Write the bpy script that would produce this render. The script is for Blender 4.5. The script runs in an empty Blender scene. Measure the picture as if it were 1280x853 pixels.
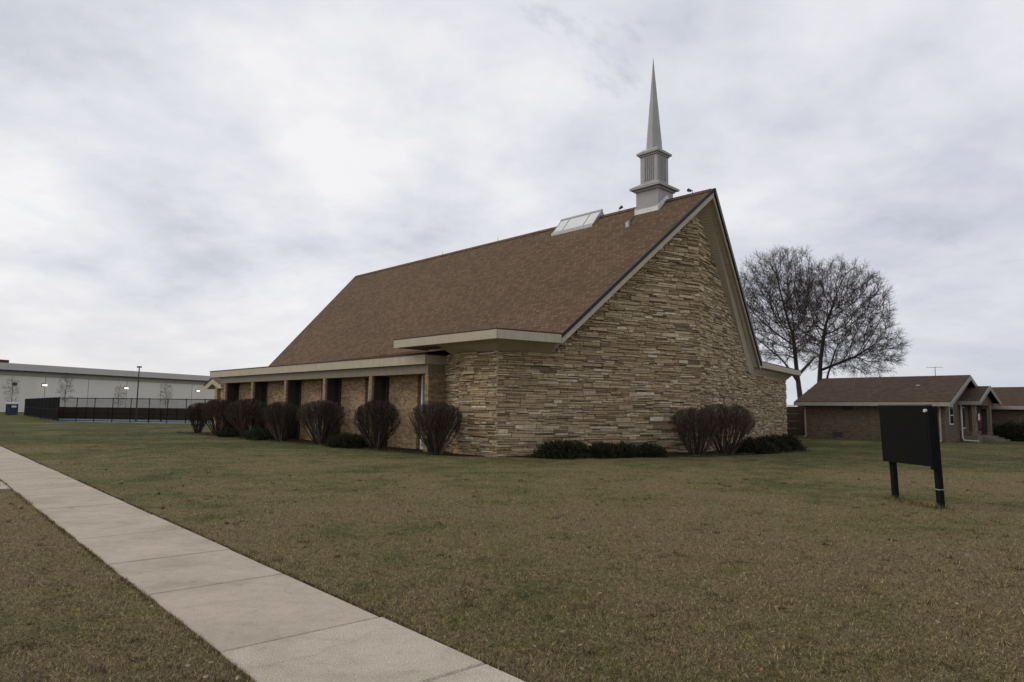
import bpy, math, random
import numpy as np
from mathutils import Vector, Matrix

rnd = random.Random(7)
scn = bpy.context.scene
col = scn.collection
R = math.radians

# ------------------------------------------------------------------ camera
F_PIX, PITCH, ROLL, EYE = 853.3, R(5.7), 0.0115, 1.6
cam_rot = Matrix.Rotation(math.pi/2 + PITCH, 3, 'X') @ Matrix.Rotation(ROLL, 3, 'Z')
cd = bpy.data.cameras.new('camera'); cam = bpy.data.objects.new('camera', cd); col.objects.link(cam)
cam.matrix_world = Matrix.Translation((0, 0, EYE)) @ cam_rot.to_4x4()
cd.sensor_width = 36; cd.lens = 24; cd.clip_end = 6000; cd.clip_start = 0.1
scn.camera = cam

# ------------------------------------------------------------------ node helpers
def new_mat(name):
    m = bpy.data.materials.new(name); m.use_nodes = True
    nt = m.node_tree; nt.nodes.clear()
    out = nt.nodes.new('ShaderNodeOutputMaterial'); b = nt.nodes.new('ShaderNodeBsdfPrincipled')
    nt.links.new(b.outputs[0], out.inputs[0])
    return m, nt, b, out
def N(nt, t, **kw):
    n = nt.nodes.new(t)
    for k, v in kw.items():
        if hasattr(n, k) and not k.startswith('i_'): setattr(n, k, v)
    return n
def lk(nt, a, b): nt.links.new(a, b)
def ramp(nt, fac, stops, interp='LINEAR'):
    n = nt.nodes.new('ShaderNodeValToRGB'); n.color_ramp.interpolation = interp
    cr = n.color_ramp
    while len(cr.elements) < len(stops): cr.elements.new(0.5)
    for e, (p, c) in zip(cr.elements, stops):
        e.position = p; e.color = (*c, 1) if len(c) == 3 else c
    lk(nt, fac, n.inputs[0]); return n.outputs[0]
def noise(nt, vec, scale, detail=4, rough=0.55, dist=0.0):
    n = nt.nodes.new('ShaderNodeTexNoise'); n.inputs['Scale'].default_value = scale
    n.inputs['Detail'].default_value = detail; n.inputs['Roughness'].default_value = rough
    n.inputs['Distortion'].default_value = dist
    if vec is not None: lk(nt, vec, n.inputs['Vector'])
    return n.outputs['Fac']
def mixc(nt, fac, a, b, mode='MIX'):
    n = nt.nodes.new('ShaderNodeMix'); n.data_type = 'RGBA'; n.blend_type = mode
    for sock, v in ((n.inputs[0], fac), (n.inputs[6], a), (n.inputs[7], b)):
        if isinstance(v, (int, float)): sock.default_value = v
        elif isinstance(v, tuple): sock.default_value = (*v, 1) if len(v) == 3 else v
        else: lk(nt, v, sock)
    return n.outputs[2]
def math_(nt, op, a, b=None, c=None, clamp=False):
    n = nt.nodes.new('ShaderNodeMath'); n.operation = op; n.use_clamp = clamp
    for i, v in enumerate((a, b, c)):
        if v is None: continue
        if isinstance(v, (int, float)): n.inputs[i].default_value = v
        else: lk(nt, v, n.inputs[i])
    return n.outputs[0]
def bump(nt, b, h, strength=0.3, dist=0.02):
    n = nt.nodes.new('ShaderNodeBump'); n.inputs['Strength'].default_value = strength
    n.inputs['Distance'].default_value = dist
    lk(nt, h, n.inputs['Height']); lk(nt, n.outputs[0], b.inputs['Normal'])
def objco(nt): return nt.nodes.new('ShaderNodeTexCoord').outputs['Object']
def pos(nt): return nt.nodes.new('ShaderNodeNewGeometry').outputs['Position']
def vmul(nt, v, s):
    n = nt.nodes.new('ShaderNodeVectorMath'); n.operation = 'MULTIPLY'
    lk(nt, v, n.inputs[0]); n.inputs[1].default_value = s; return n.outputs[0]

def painted(name, c, var=0.12, rough=0.6, scale=3.0, streak=True):
    """weathered paint or metal: broad mottling plus thin vertical streaks"""
    m, nt, b, o = new_mat(name); v = objco(nt)
    n1 = noise(nt, v, scale, 6, 0.6)
    n2 = noise(nt, vmul(nt, v, (9, 9, 0.7)), 1.0, 4, 0.6) if streak else n1
    f = math_(nt, 'ADD', math_(nt, 'MULTIPLY', n1, 0.5), math_(nt, 'MULTIPLY', n2, 0.5))
    lo = tuple(x*(1-var*2) for x in c); hi = tuple(min(1, x*(1+var)) for x in c)
    lk(nt, ramp(nt, f, [(0.3, lo), (0.7, hi)]), b.inputs['Base Color'])
    b.inputs['Roughness'].default_value = rough
    b.inputs['Specular IOR Level'].default_value = 0.3
    bump(nt, b, noise(nt, v, 60, 3), 0.08, 0.005)
    return m
def brick_mat(name, c1, c2, mortar, bl=0.22, bh=0.075, mott=0.5):
    m, nt, b, o = new_mat(name); v = objco(nt)
    s = nt.nodes.new('ShaderNodeSeparateXYZ'); lk(nt, v, s.inputs[0])
    cb = nt.nodes.new('ShaderNodeCombineXYZ')
    lk(nt, math_(nt, 'ADD', s.outputs[0], s.outputs[1]), cb.inputs[0]); lk(nt, s.outputs[2], cb.inputs[1])
    t = nt.nodes.new('ShaderNodeTexBrick'); lk(nt, cb.outputs[0], t.inputs['Vector'])
    t.inputs['Color1'].default_value = (*c1, 1); t.inputs['Color2'].default_value = (*c2, 1)
    t.inputs['Mortar'].default_value = (*mortar, 1); t.inputs['Scale'].default_value = 1
    t.inputs['Brick Width'].default_value = bl; t.inputs['Row Height'].default_value = bh
    t.inputs['Mortar Size'].default_value = 0.006; t.inputs['Bias'].default_value = -0.1
    # irregular darker headers in clusters, as hand-laid mixed bricks have
    n1 = noise(nt, vmul(nt, v, (4, 4, 9)), 1.0, 5, 0.7)
    dark = ramp(nt, n1, [(0.38, (1-mott, 1-mott, 1-mott)), (0.6, (1.1, 1.08, 1.05))])
    lk(nt, mixc(nt, 1.0, t.outputs['Color'], dark, 'MULTIPLY'), b.inputs['Base Color'])
    b.inputs['Roughness'].default_value = 0.9; b.inputs['Specular IOR Level'].default_value = 0.2
    bump(nt, b, t.outputs['Fac'], -0.4, 0.01)
    return m
def shingle_mat(name, c_lo, c_mid, c_hi, row=0.14, slope=1.49, width=0.3, eave=1):
    """asphalt shingles in courses: u along the eave, v up the slope"""
    m, nt, b, o = new_mat(name); v = objco(nt)
    s = nt.nodes.new('ShaderNodeSeparateXYZ'); lk(nt, v, s.inputs[0])
    cb = nt.nodes.new('ShaderNodeCombineXYZ')
    lk(nt, math_(nt, 'ADD', s.outputs[eave], math_(nt, 'MULTIPLY', s.outputs[1-eave], 0.02)), cb.inputs[0])
    lk(nt, math_(nt, 'MULTIPLY', s.outputs[2], slope), cb.inputs[1])
    t = nt.nodes.new('ShaderNodeTexBrick'); lk(nt, cb.outputs[0], t.inputs['Vector'])
    t.inputs['Color1'].default_value = (0, 0, 0, 1); t.inputs['Color2'].default_value = (1, 1, 1, 1)
    t.inputs['Mortar'].default_value = (0.1, 0.1, 0.1, 1); t.inputs['Scale'].default_value = 1  # dark course lines: shadow under each shingle edge put into the colour
    t.inputs['Brick Width'].default_value = width; t.inputs['Row Height'].default_value = row
    t.inputs['Mortar Size'].default_value = 0.022; t.inputs['Mortar Smooth'].default_value = 0.3
    c = ramp(nt, t.outputs['Color'], [(0.0, c_lo), (0.5, c_mid), (1.0, c_hi)])
    g = ramp(nt, noise(nt, v, 40, 5, 0.75), [(0.3, (0.6, 0.6, 0.6)), (0.7, (1.25, 1.25, 1.25))])
    w = ramp(nt, noise(nt, vmul(nt, v, (0.5, 0.25, 0.5)), 1.0, 5, 0.6), [(0.3, (0.9, 0.91, 0.92)), (0.7, (1.06, 1.04, 1.03))])
    c = mixc(nt, 1.0, c, g, 'MULTIPLY'); c = mixc(nt, 1.0, c, w, 'MULTIPLY')
    lk(nt, c, b.inputs['Base Color']); b.inputs['Roughness'].default_value = 0.95
    b.inputs['Specular IOR Level'].default_value = 0.15
    bump(nt, b, t.outputs['Fac'], -1.0, 0.03)
    return m
def plain(name, c, rough=0.8, metal=0.0, spec=0.3):
    m, nt, b, o = new_mat(name)
    n = noise(nt, objco(nt), 8, 5, 0.65)
    lk(nt, ramp(nt, n, [(0.3, tuple(x*0.75 for x in c)), (0.7, tuple(min(1, x*1.2) for x in c))]), b.inputs['Base Color'])
    b.inputs['Roughness'].default_value = rough; b.inputs['Metallic'].default_value = metal
    b.inputs['Specular IOR Level'].default_value = spec
    return m
def island_mat(name, stops, rough=0.9, noise_amt=0.35, nscale=14, trans=0.0, spec=0.15):
    """every separate little piece (stone, leaf, twig) takes its own colour"""
    m, nt, b, o = new_mat(name)
    g = nt.nodes.new('ShaderNodeNewGeometry')
    c = ramp(nt, g.outputs['Random Per Island'], stops)
    n = ramp(nt, noise(nt, objco(nt), nscale, 5, 0.7), [(0.25, (1-noise_amt,)*3), (0.75, (1+noise_amt*0.6,)*3)])
    lk(nt, mixc(nt, 1.0, c, n, 'MULTIPLY'), b.inputs['Base Color'])
    b.inputs['Roughness'].default_value = rough; b.inputs['Specular IOR Level'].default_value = spec
    if trans: b.inputs['Subsurface Weight'].default_value = 0
    return m, nt, b

M = {}
M['stone'], nt_, b_ = island_mat('ledge_stone', [(0.0, (0.17, 0.125, 0.08)), (0.12, (0.34, 0.255, 0.155)), (0.3, (0.46, 0.36, 0.225)),
     (0.48, (0.41, 0.305, 0.18)), (0.62, (0.50, 0.405, 0.265)), (0.80, (0.61, 0.515, 0.36)), (0.92, (0.40, 0.27, 0.15)), (1.0, (0.72, 0.64, 0.48))], 0.9, 0.4, 9)
bump(nt_, b_, noise(nt_, objco(nt_), 30, 6, 0.7), 0.6, 0.02)
M['mortar'] = plain('mortar', (0.06, 0.047, 0.035), 0.95)
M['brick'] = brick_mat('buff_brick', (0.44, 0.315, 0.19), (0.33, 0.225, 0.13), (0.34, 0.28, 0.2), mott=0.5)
M['fin_brick'] = brick_mat('buff_brick_dimmed', (0.35, 0.25, 0.15), (0.26, 0.175, 0.10), (0.28, 0.23, 0.165), mott=0.45)  # buff brick darkened to offset the extra sky light on buttress faces
M['roof'] = shingle_mat('brown_shingle', (0.100, 0.065, 0.040), (0.138, 0.092, 0.057), (0.180, 0.122, 0.077), row=0.17, width=0.2)
M['beige'] = painted('beige_trim_paint', (0.45, 0.395, 0.295), 0.1)
M['house_trim'] = painted('grey_beige_house_trim', (0.31, 0.29, 0.255), 0.12)
def soffit_mat():
    m, nt, b, o = new_mat('beige_ribbed_soffit'); v = objco(nt)
    s = nt.nodes.new('ShaderNodeSeparateXYZ'); lk(nt, v, s.inputs[0])
    fr = math_(nt, 'FRACT', math_(nt, 'MULTIPLY', math_(nt, 'ADD', s.outputs[0], s.outputs[1]), 7.0))
    groove = math_(nt, 'LESS_THAN', fr, 0.2)
    n = noise(nt, v, 4, 5, 0.6)
    base = ramp(nt, n, [(0.3, (0.38, 0.325, 0.235)), (0.7, (0.46, 0.40, 0.30))])
    lk(nt, mixc(nt, math_(nt, 'MULTIPLY', groove, 0.45), base, (0.12, 0.10, 0.08)), b.inputs['Base Color'])
    b.inputs['Roughness'].default_value = 0.6
    return m
M['soffit'] = soffit_mat()
M['frieze'] = painted('brown_beige_frieze', (0.21, 0.17, 0.12), 0.12)
M['dark_trim'] = plain('dark_drip_edge', (0.022, 0.021, 0.022), 0.5)
M['brown_edge'] = plain('brown_roof_edge', (0.06, 0.036, 0.027), 0.8)
M['steeple'] = painted('steeple_grey_white_paint', (0.36, 0.355, 0.35), 0.10, 0.45, 1.5)
M['louver'] = plain('louver_shade', (0.20, 0.20, 0.20), 0.6)
M['flash'] = painted('white_flashing', (0.74, 0.73, 0.71), 0.08, 0.4)
M['sky_pane'] = painted('translucent_panel', (0.68, 0.68, 0.67), 0.06, 0.35)
M['alu'] = plain('aluminium_frame', (0.38, 0.38, 0.38), 0.45, 0.4)
M['white'] = painted('white_paint', (0.66, 0.65, 0.62), 0.1)
M['black'] = plain('black_paint', (0.0065, 0.0065, 0.007), 0.8, 0.0, 0.12)
M['darkgrey'] = plain('dark_grey_metal', (0.05, 0.05, 0.052), 0.5)
def glass_mat():
    m, nt, b, o = new_mat('dark_window_glass')
    b.inputs['Base Color'].default_value = (0.012, 0.013, 0.015, 1); b.inputs['Roughness'].default_value = 0.08
    bump(nt, b, noise(nt, objco(nt), 2, 2), 0.05, 0.02)
    return m
M['glass'] = glass_mat()
M['bark'] = plain('bark', (0.055, 0.045, 0.038), 0.95)
M['twig'] = plain('twig', (0.068, 0.054, 0.046), 0.95)
M['shrub_twig'] = island_mat('shrub_twig', [(0, (0.028, 0.021, 0.016)), (0.5, (0.066, 0.048, 0.036)), (0.85, (0.115, 0.082, 0.060)), (1, (0.19, 0.15, 0.115))])[0]
M['yew'] = island_mat('evergreen_needles', [(0, (0.014, 0.017, 0.009)), (0.5, (0.026, 0.033, 0.014)), (0.85, (0.045, 0.053, 0.022)), (1, (0.07, 0.055, 0.03))], 0.8, 0.4, 5)[0]
M['yew_dry'] = island_mat('evergreen_needles_dull', [(0, (0.016, 0.022, 0.012)), (0.5, (0.032, 0.042, 0.02)), (1, (0.065, 0.068, 0.035))], 0.8, 0.4, 5)[0]
M['house_brick'] = brick_mat('brown_house_brick', (0.155, 0.115, 0.078), (0.115, 0.083, 0.056), (0.17, 0.14, 0.11), mott=0.3)
M['house_roof'] = shingle_mat('dark_brown_shingle', (0.056, 0.039, 0.027), (0.078, 0.053, 0.036), (0.100, 0.069, 0.047), 0.14, 2.7, 0.25, 0)
M['wood'] = painted('brown_fence_wood', (0.13, 0.09, 0.065), 0.2)
M['wh_wall'] = painted('warehouse_wall_panel', (0.72, 0.685, 0.60), 0.05, 0.7, 0.2)
M['wh_fascia'] = painted('warehouse_fascia', (0.53, 0.505, 0.47), 0.05, 0.7, 0.2)
M['wh_shade_joint'] = painted('warehouse_olive_shade_and_joint', (0.36, 0.345, 0.27), 0.08, 0.7, 0.2)  # under-eave shade put into the colour; also serves the panel joints
M['concrete_grey'] = plain('concrete_step', (0.16, 0.145, 0.125), 0.9)
M['court'] = plain('court_surface', (0.14, 0.19, 0.25), 0.9)
M['blue'] = plain('dark_blue_panel', (0.022, 0.035, 0.065), 0.6)
M['green'] = plain('dark_green_panel', (0.02, 0.05, 0.045), 0.6)
M['rust'] = plain('rusty_brown_post', (0.10, 0.04, 0.03), 0.8)
M['red'] = plain('red_cloth', (0.28, 0.03, 0.03), 0.8)
def soil_mat():
    m, nt, b, o = new_mat('mulch_soil'); p = pos(nt)
    n = noise(nt, p, 22, 6, 0.75); n2 = noise(nt, p, 1.5, 5, 0.6)
    c = ramp(nt, n, [(0.35, (0.018, 0.012, 0.008)), (0.5, (0.05, 0.034, 0.023)), (0.7, (0.11, 0.078, 0.05))])
    lk(nt, mixc(nt, 1.0, c, ramp(nt, n2, [(0.3, (0.7, 0.7, 0.7)), (0.7, (1.2, 1.15, 1.1))]), 'MULTIPLY'), b.inputs['Base Color'])
    b.inputs['Roughness'].default_value = 1.0; b.inputs['Specular IOR Level'].default_value = 0.05
    bump(nt, b, n, 0.9, 0.05); return m
M['soil'] = soil_mat()
def emit_mat():
    m, nt, b, o = new_mat('lit_lamp')
    b.inputs['Base Color'].default_value = (0.8, 0.8, 0.75, 1)
    b.inputs['Emission Color'].default_value = (1, 0.94, 0.82, 1); b.inputs['Emission Strength'].default_value = 1.6
    return m
M['lit'] = emit_mat()
def mesh_mat(name, c, fac):
    m, nt, b, o = new_mat(name)
    b.inputs['Base Color'].default_value = (*c, 1); b.inputs['Roughness'].default_value = 0.95; b.inputs['Specular IOR Level'].default_value = 0.03
    t = nt.nodes.new('ShaderNodeBsdfTransparent'); mx = nt.nodes.new('ShaderNodeMixShader')
    v = objco(nt); n = noise(nt, v, 3, 4)
    lk(nt, math_(nt, 'MULTIPLY_ADD', n, 0.1, fac-0.05), mx.inputs[0])
    lk(nt, t.outputs[0], mx.inputs[1]); lk(nt, b.outputs[0], mx.inputs[2]); lk(nt, mx.outputs[0], o.inputs[0])
    return m
M['chain'] = mesh_mat('black_chain_link', (0.015, 0.015, 0.015), 0.2)
M['screen'] = mesh_mat('black_wind_screen', (0.008, 0.008, 0.009), 0.95)
M['brown_screen'] = mesh_mat('brown_wind_screen', (0.06, 0.042, 0.027), 0.9)

# grass colouring, shared by the ground sheet and by the blades growing on it
def grass_color(nt, blade=False):
    p = pos(nt)
    n1 = noise(nt, p, 0.22, 6, 0.62, 0.5)
    n2 = noise(nt, p, 1.3, 6, 0.65, 0.4)
    n3 = noise(nt, p, 7.0, 5, 0.7)
    sp = nt.nodes.new('ShaderNodeSeparateXYZ'); lk(nt, p, sp.inputs[0])
    far = math_(nt, 'MULTIPLY', math_(nt, 'SUBTRACT', sp.outputs[1], 16.0), 0.006, clamp=False)
    far = math_(nt, 'MINIMUM', math_(nt, 'MAXIMUM', far, -0.03), 0.10)
    f = math_(nt, 'ADD', math_(nt, 'ADD', math_(nt, 'MULTIPLY', n1, 0.45), math_(nt, 'MULTIPLY', n2, 0.38)), math_(nt, 'MULTIPLY', n3, 0.17))
    f = math_(nt, 'ADD', f, far)
    g = ramp(nt, f, [(0.36, (0.200, 0.156, 0.092)), (0.45, (0.212, 0.171, 0.092)), (0.512, (0.178, 0.154, 0.073)), (0.565, (0.122, 0.120, 0.052)), (0.65, (0.072, 0.082, 0.031))])
    cl = ramp(nt, noise(nt, p, 16, 5, 0.8, 0.3), [(0.30, (0.50, 0.50, 0.52)), (0.5, (0.95, 0.95, 0.95)), (0.68, (1.35, 1.32, 1.25))])
    g = mixc(nt, 1.0, g, cl, 'MULTIPLY')
    # bare, darker litter spots
    d = ramp(nt, noise(nt, p, 2.6, 6, 0.75, 0.6), [(0.30, (0.45, 0.40, 0.37)), (0.44, (1, 1, 1))])
    g = mixc(nt, 1.0, g, d, 'MULTIPLY')
    return p, g, n3
def ground_mat():
    m, nt, b, o = new_mat('dormant_lawn')
    p, g, n3 = grass_color(nt)
    # matted straw: stretched fine grain in two directions
    f1 = noise(nt, vmul(nt, p, (60, 24, 1)), 1.0, 4, 0.8); f2 = noise(nt, vmul(nt, p, (22, 70, 1)), 1.0, 4, 0.8)
    ff = math_(nt, 'MULTIPLY', math_(nt, 'ADD', f1, f2), 0.5)
    fine = ramp(nt, ff, [(0.30, (0.35, 0.33, 0.32)), (0.5, (0.85, 0.85, 0.85)), (0.72, (1.7, 1.6, 1.5))])
    lk(nt, mixc(nt, 1.0, g, fine, 'MULTIPLY'), b.inputs['Base Color'])
    b.inputs['Roughness'].default_value = 1.0; b.inputs['Specular IOR Level'].default_value = 0.05
    bump(nt, b, math_(nt, 'ADD', ff, math_(nt, 'MULTIPLY', n3, 0.7)), 0.7, 0.04)
    return m
M['ground'] = ground_mat()
def blade_mat():
    m, nt, b, o = new_mat('grass_blade')
    p, g, n3 = grass_color(nt)
    gi = nt.nodes.new('ShaderNodeNewGeometry')
    v = ramp(nt, gi.outputs['Random Per Island'], [(0.0, (0.30, 0.28, 0.27)), (0.45, (0.8, 0.8, 0.78)), (0.8, (1.35, 1.3, 1.22)), (1.0, (2.3, 2.2, 2.1))])
    lk(nt, mixc(nt, 1.0, g, v, 'MULTIPLY'), b.inputs['Base Color'])
    b.inputs['Roughness'].default_value = 0.9; b.inputs['Specular IOR Level'].default_value = 0.1
    return m
M['blade'] = blade_mat()
def concrete_mat(name, c, rough_agg=0.0):
    m, nt, b, o = new_mat(name); p = pos(nt)
    n1 = noise(nt, p, 1.1, 6, 0.65, 0.4); n2 = noise(nt, p, 90, 3, 0.6); n3 = noise(nt, p, 9, 5, 0.7)
    a = ramp(nt, n1, [(0.28, tuple(x*k_ for x, k_ in zip(c, (0.74, 0.72, 0.70)))), (0.5, tuple(x*0.95 for x in c)), (0.72, tuple(x*1.08 for x in c))])
    k = ramp(nt, n2, [(0.3, (0.82-rough_agg*0.5,)*3), (0.7, (1.12+rough_agg*0.3,)*3)])
    k2 = ramp(nt, n3, [(0.25, (0.78, 0.77, 0.76)), (0.42, (0.97, 0.965, 0.96)), (0.7, (1.05, 1.05, 1.05))])
    cc = mixc(nt, 1.0, mixc(nt, 1.0, a, k, 'MULTIPLY'), k2, 'MULTIPLY')
    # hairline stains
    vo = nt.nodes.new('ShaderNodeTexVoronoi'); vo.feature = 'DISTANCE_TO_EDGE'; vo.inputs['Scale'].default_value = 0.55
    dn = nt.nodes.new('ShaderNodeVectorMath'); dn.operation = 'ADD'; lk(nt, p, dn.inputs[0])
    nz = nt.nodes.new('ShaderNodeTexNoise'); nz.inputs['Scale'].default_value = 1.7; lk(nt, p, nz.inputs['Vector'])
    lk(nt, nz.outputs['Color'], dn.inputs[1]); lk(nt, dn.outputs[0], vo.inputs['Vector'])
    cr = ramp(nt, vo.outputs['Distance'], [(0.0, (0.9, 0.89, 0.88)), (0.02, (1, 1, 1))])
    lk(nt, mixc(nt, 1.0, cc, cr, 'MULTIPLY'), b.inputs['Base Color'])
    b.inputs['Roughness'].default_value = 0.92; b.inputs['Specular IOR Level'].default_value = 0.2
    bump(nt, b, math_(nt, 'ADD', n2, n3), 0.25+rough_agg, 0.006)
    return m
M['concrete'] = concrete_mat('sidewalk_concrete', (0.43, 0.368, 0.292))
M['concrete_rough'] = concrete_mat('sidewalk_exposed_aggregate', (0.50, 0.435, 0.35), 0.5)

# ------------------------------------------------------------------ mesh helpers
class MB:
    def __init__(s): s.v = []; s.f = []; s.m = []
    def add(s, vs, fs, mi=0):
        o = len(s.v); s.v.extend(tuple(v) for v in vs)
        for f in fs: s.f.append(tuple(o+i for i in f)); s.m.append(mi)
    def quad(s, a, b, c, d, mi=0): s.add([a, b, c, d], [(0, 1, 2, 3)], mi)
    def box(s, x0, x1, y0, y1, z0, z1, mi=0):
        vs = [(x, y, z) for z in (z0, z1) for y in (y0, y1) for x in (x0, x1)]
        s.add(vs, [(0, 2, 3, 1), (4, 5, 7, 6), (0, 1, 5, 4), (2, 6, 7, 3), (0, 4, 6, 2), (1, 3, 7, 5)], mi)
    def bev_box(s, x0, x1, y0, y1, z0, z1, b=0.02, mi=0):
        """box with chamfered vertical and top edges"""
        def ring(i, z): return [(x0+i+b, y0+i, z), (x1-i-b, y0+i, z), (x1-i, y0+i+b, z), (x1-i, y1-i-b, z), (x1-i-b, y1-i, z), (x0+i+b, y1-i, z), (x0+i, y1-i-b, z), (x0+i, y0+i+b, z)]
        rs = [ring(0, z0), ring(0, z1-b), ring(b*0.7, z1)]
        vs = sum(rs, []); fs = [tuple(range(7, -1, -1)), tuple(range(16, 24))]
        for k in range(2):
            for i in range(8): j = (i+1) % 8; fs.append((k*8+i, k*8+j, k*8+8+j, k*8+8+i))
        s.add(vs, fs, mi)
    def prism(s, poly, off, mi=0):
        """polygon (3D points, any plane) extruded by the vector off"""
        n = len(poly); q = [tuple(p[i]+off[i] for i in range(3)) for p in poly]
        fs = [tuple(range(n)), tuple(range(2*n-1, n-1, -1))]
        for i in range(n): j = (i+1) % n; fs.append((i, n+i, n+j, j))
        s.add(list(poly)+q, fs, mi)
    def frustum(s, cx, cy, h0, h1, z0, z1, mi=0, sides=4, rot=None):
        rot = math.pi/sides if rot is None else rot; k = 1/math.cos(math.pi/sides)
        vs = []
        for h, z in ((h0, z0), (h1, z1)):
            for i in range(sides):
                a = rot+2*math.pi*i/sides; vs.append((cx+h*k*math.cos(a), cy+h*k*math.sin(a), z))
        fs = [tuple(range(sides-1, -1, -1)), tuple(range(sides, 2*sides))]
        for i in range(sides): j = (i+1) % sides; fs.append((i, j, sides+j, sides+i))
        s.add(vs, fs, mi)
    def tube(s, pts, rad, sides=6, mi=0, cap=True):
        pts = [Vector(p) for p in pts]; n = len(pts)
        if not hasattr(rad, '__len__'): rad = [rad]*n
        vs = []; up = None
        for i in range(n):
            d = (pts[min(i+1, n-1)]-pts[max(i-1, 0)])
            if d.length < 1e-9: d = Vector((0, 0, 1))
            d.normalize()
            if up is None: up = d.orthogonal().normalized()
            a = up-d*up.dot(d)
            a = a.normalized() if a.length > 1e-6 else d.orthogonal().normalized()
            up = a; b = d.cross(a)
            for k in range(sides):
                t = 2*math.pi*k/sides; vs.append(pts[i]+(a*math.cos(t)+b*math.sin(t))*rad[i])
        fs = []
        for i in range(n-1):
            for k in range(sides):
                k2 = (k+1) % sides; fs.append((i*sides+k, i*sides+k2, (i+1)*sides+k2, (i+1)*sides+k))
        if cap: fs.append(tuple(range(sides-1, -1, -1))); fs.append(tuple((n-1)*sides+k for k in range(sides)))
        s.add(vs, fs, mi)
    def build(s, name, mats, parent=None, smooth=False, label=None):
        me = bpy.data.meshes.new(name); me.from_pydata(s.v, [], s.f)
        for m in (mats if isinstance(mats, (list, tuple)) else [mats]): me.materials.append(m)
        if any(s.m): me.polygons.foreach_set('material_index', s.m)
        if smooth: me.polygons.foreach_set('use_smooth', [True]*len(me.polygons))
        me.update()
        o = bpy.data.objects.new(name, me); col.objects.link(o)
        if parent: o.parent = parent
        if label: o['label'] = label
        return o
def fast_mesh(name, verts, tri, mat, parent=None):
    me = bpy.data.meshes.new(name); nv = len(verts); nf = len(tri)
    me.vertices.add(nv); me.vertices.foreach_set('co', np.asarray(verts, dtype=np.float32).ravel())
    me.loops.add(nf*3); me.loops.foreach_set('vertex_index', np.asarray(tri, dtype=np.int32).ravel())
    me.polygons.add(nf); me.polygons.foreach_set('loop_start', np.arange(0, nf*3, 3, dtype=np.int32))
    me.polygons.foreach_set('loop_total', np.full(nf, 3, dtype=np.int32))
    me.update(calc_edges=True); me.validate()
    me.materials.append(mat); o = bpy.data.objects.new(name, me); col.objects.link(o)
    if parent: o.parent = parent
    return o
def tag(o, label, cat, group=None):
    o['label'] = label; o['category'] = cat
    if group: o['group'] = group
    return o
def struct(o): o['kind'] = 'structure'; return o
def thing(name, label, cat, loc, rotz=0, group=None):
    o = bpy.data.objects.new(name, None); col.objects.link(o); o.empty_display_size = 0.3
    o.location = loc; o.rotation_euler = (0, 0, rotz); return tag(o, label, cat, group)
def dup(root, loc, rotz=None, scale=None, label=None):
    c = root.copy(); col.objects.link(c); c.location = loc
    if rotz is not None: c.rotation_euler = (0, 0, rotz)
    if scale: c.scale = scale
    if label: c['label'] = label
    for ch in list(root.children):
        d = ch.copy(); col.objects.link(d); d.parent = c
        for g in list(ch.children):
            e = g.copy(); col.objects.link(e); e.parent = d
    return c

# ------------------------------------------------------------------ ground, walk, beds
CH = Vector((-0.49, 23.12, 0)); CHR = R(44.2)
EX = Vector((math.cos(CHR), math.sin(CHR), 0)); EY = Vector((-math.sin(CHR), math.cos(CHR), 0))
def cw(x, y, z=0): return CH+EX*x+EY*y+Vector((0, 0, z))

g = MB(); g.quad((-2500, -400, 0), (2500, -400, 0), (2500, 4000, 0), (-2500, 4000, 0))
struct(g.build('ground', M['ground']))

WD = Vector((-0.664, 0.748, 0)).normalized(); WN = Vector((0.748, 0.664, 0)).normalized()
W0, W1 = 1.66, 2.84
def wp(s, n, z): return WD*s+WN*n+Vector((0, 0, z))
joints = [-6.0, -4.5, -3.0, -1.5, 0.2, 1.8, 3.42, 4.66, 6.42, 7.85, 9.5] + [9.5+1.5*i for i in range(1, 56)]
mb = MB()
for i in range(len(joints)-1):
    a, b = joints[i]+0.006, joints[i+1]-0.006
    z = 0.022+rnd.uniform(-0.003, 0.003); mi = 1 if 1.8 <= joints[i] < 4.6 else 0
    n0, n1 = W0+rnd.uniform(-0.008, 0.008), W1+rnd.uniform(-0.008, 0.008)
    b2 = 0.012
    lo = [wp(a, n0, -0.05), wp(a, n1, -0.05), wp(b, n1, -0.05), wp(b, n0, -0.05)]
    mid = [wp(a, n0, z-b2), wp(a, n1, z-b2), wp(b, n1, z-b2), wp(b, n0, z-b2)]
    top = [wp(a+b2, n0+b2, z), wp(a+b2, n1-b2, z), wp(b-b2, n1-b2, z), wp(b-b2, n0+b2, z)]
    fs = [(8, 9, 10, 11)]
    for k in range(4):
        k2 = (k+1) % 4; fs += [(k, k2, 4+k2, 4+k), (4+k, 4+k2, 8+k2, 8+k)]
    mb.add(lo+mid+top, fs, mi)
# short branch leaving the walk to the left
for k in range(4):
    n1 = W0-0.03-k*1.3; n0 = n1-1.28
    mb.prism([wp(15.9, n0, -0.05), wp(15.9, n1, -0.05), wp(17.5, n1, -0.05), wp(17.5, n0, -0.05)], (0, 0, 0.07))
struct(mb.build('sidewalk', [M['concrete'], M['concrete_rough']]))
mb = MB()   # trimmed soil edge along the lawn side of the walk
prev = None
for i in range(220):
    s = -6+i*0.4; w = 0.03+rnd.uniform(0, 0.05)
    cur = (wp(s, W1-0.02, 0.004), wp(s, W1+w, 0.004), wp(s, W0+0.02, 0.004), wp(s, W0-w*0.7, 0.004))
    if prev:
        mb.quad(prev[0], prev[1], cur[1], cur[0])
    prev = cur
struct(mb.build('soil_edge', M['soil']))
def bed(pts):
    mb = MB(); n = len(pts)
    mb.add([cw(x, y, 0.006) for x, y in pts], [tuple(range(n))])
    return mb.build('planting_bed', M['soil'])
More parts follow.
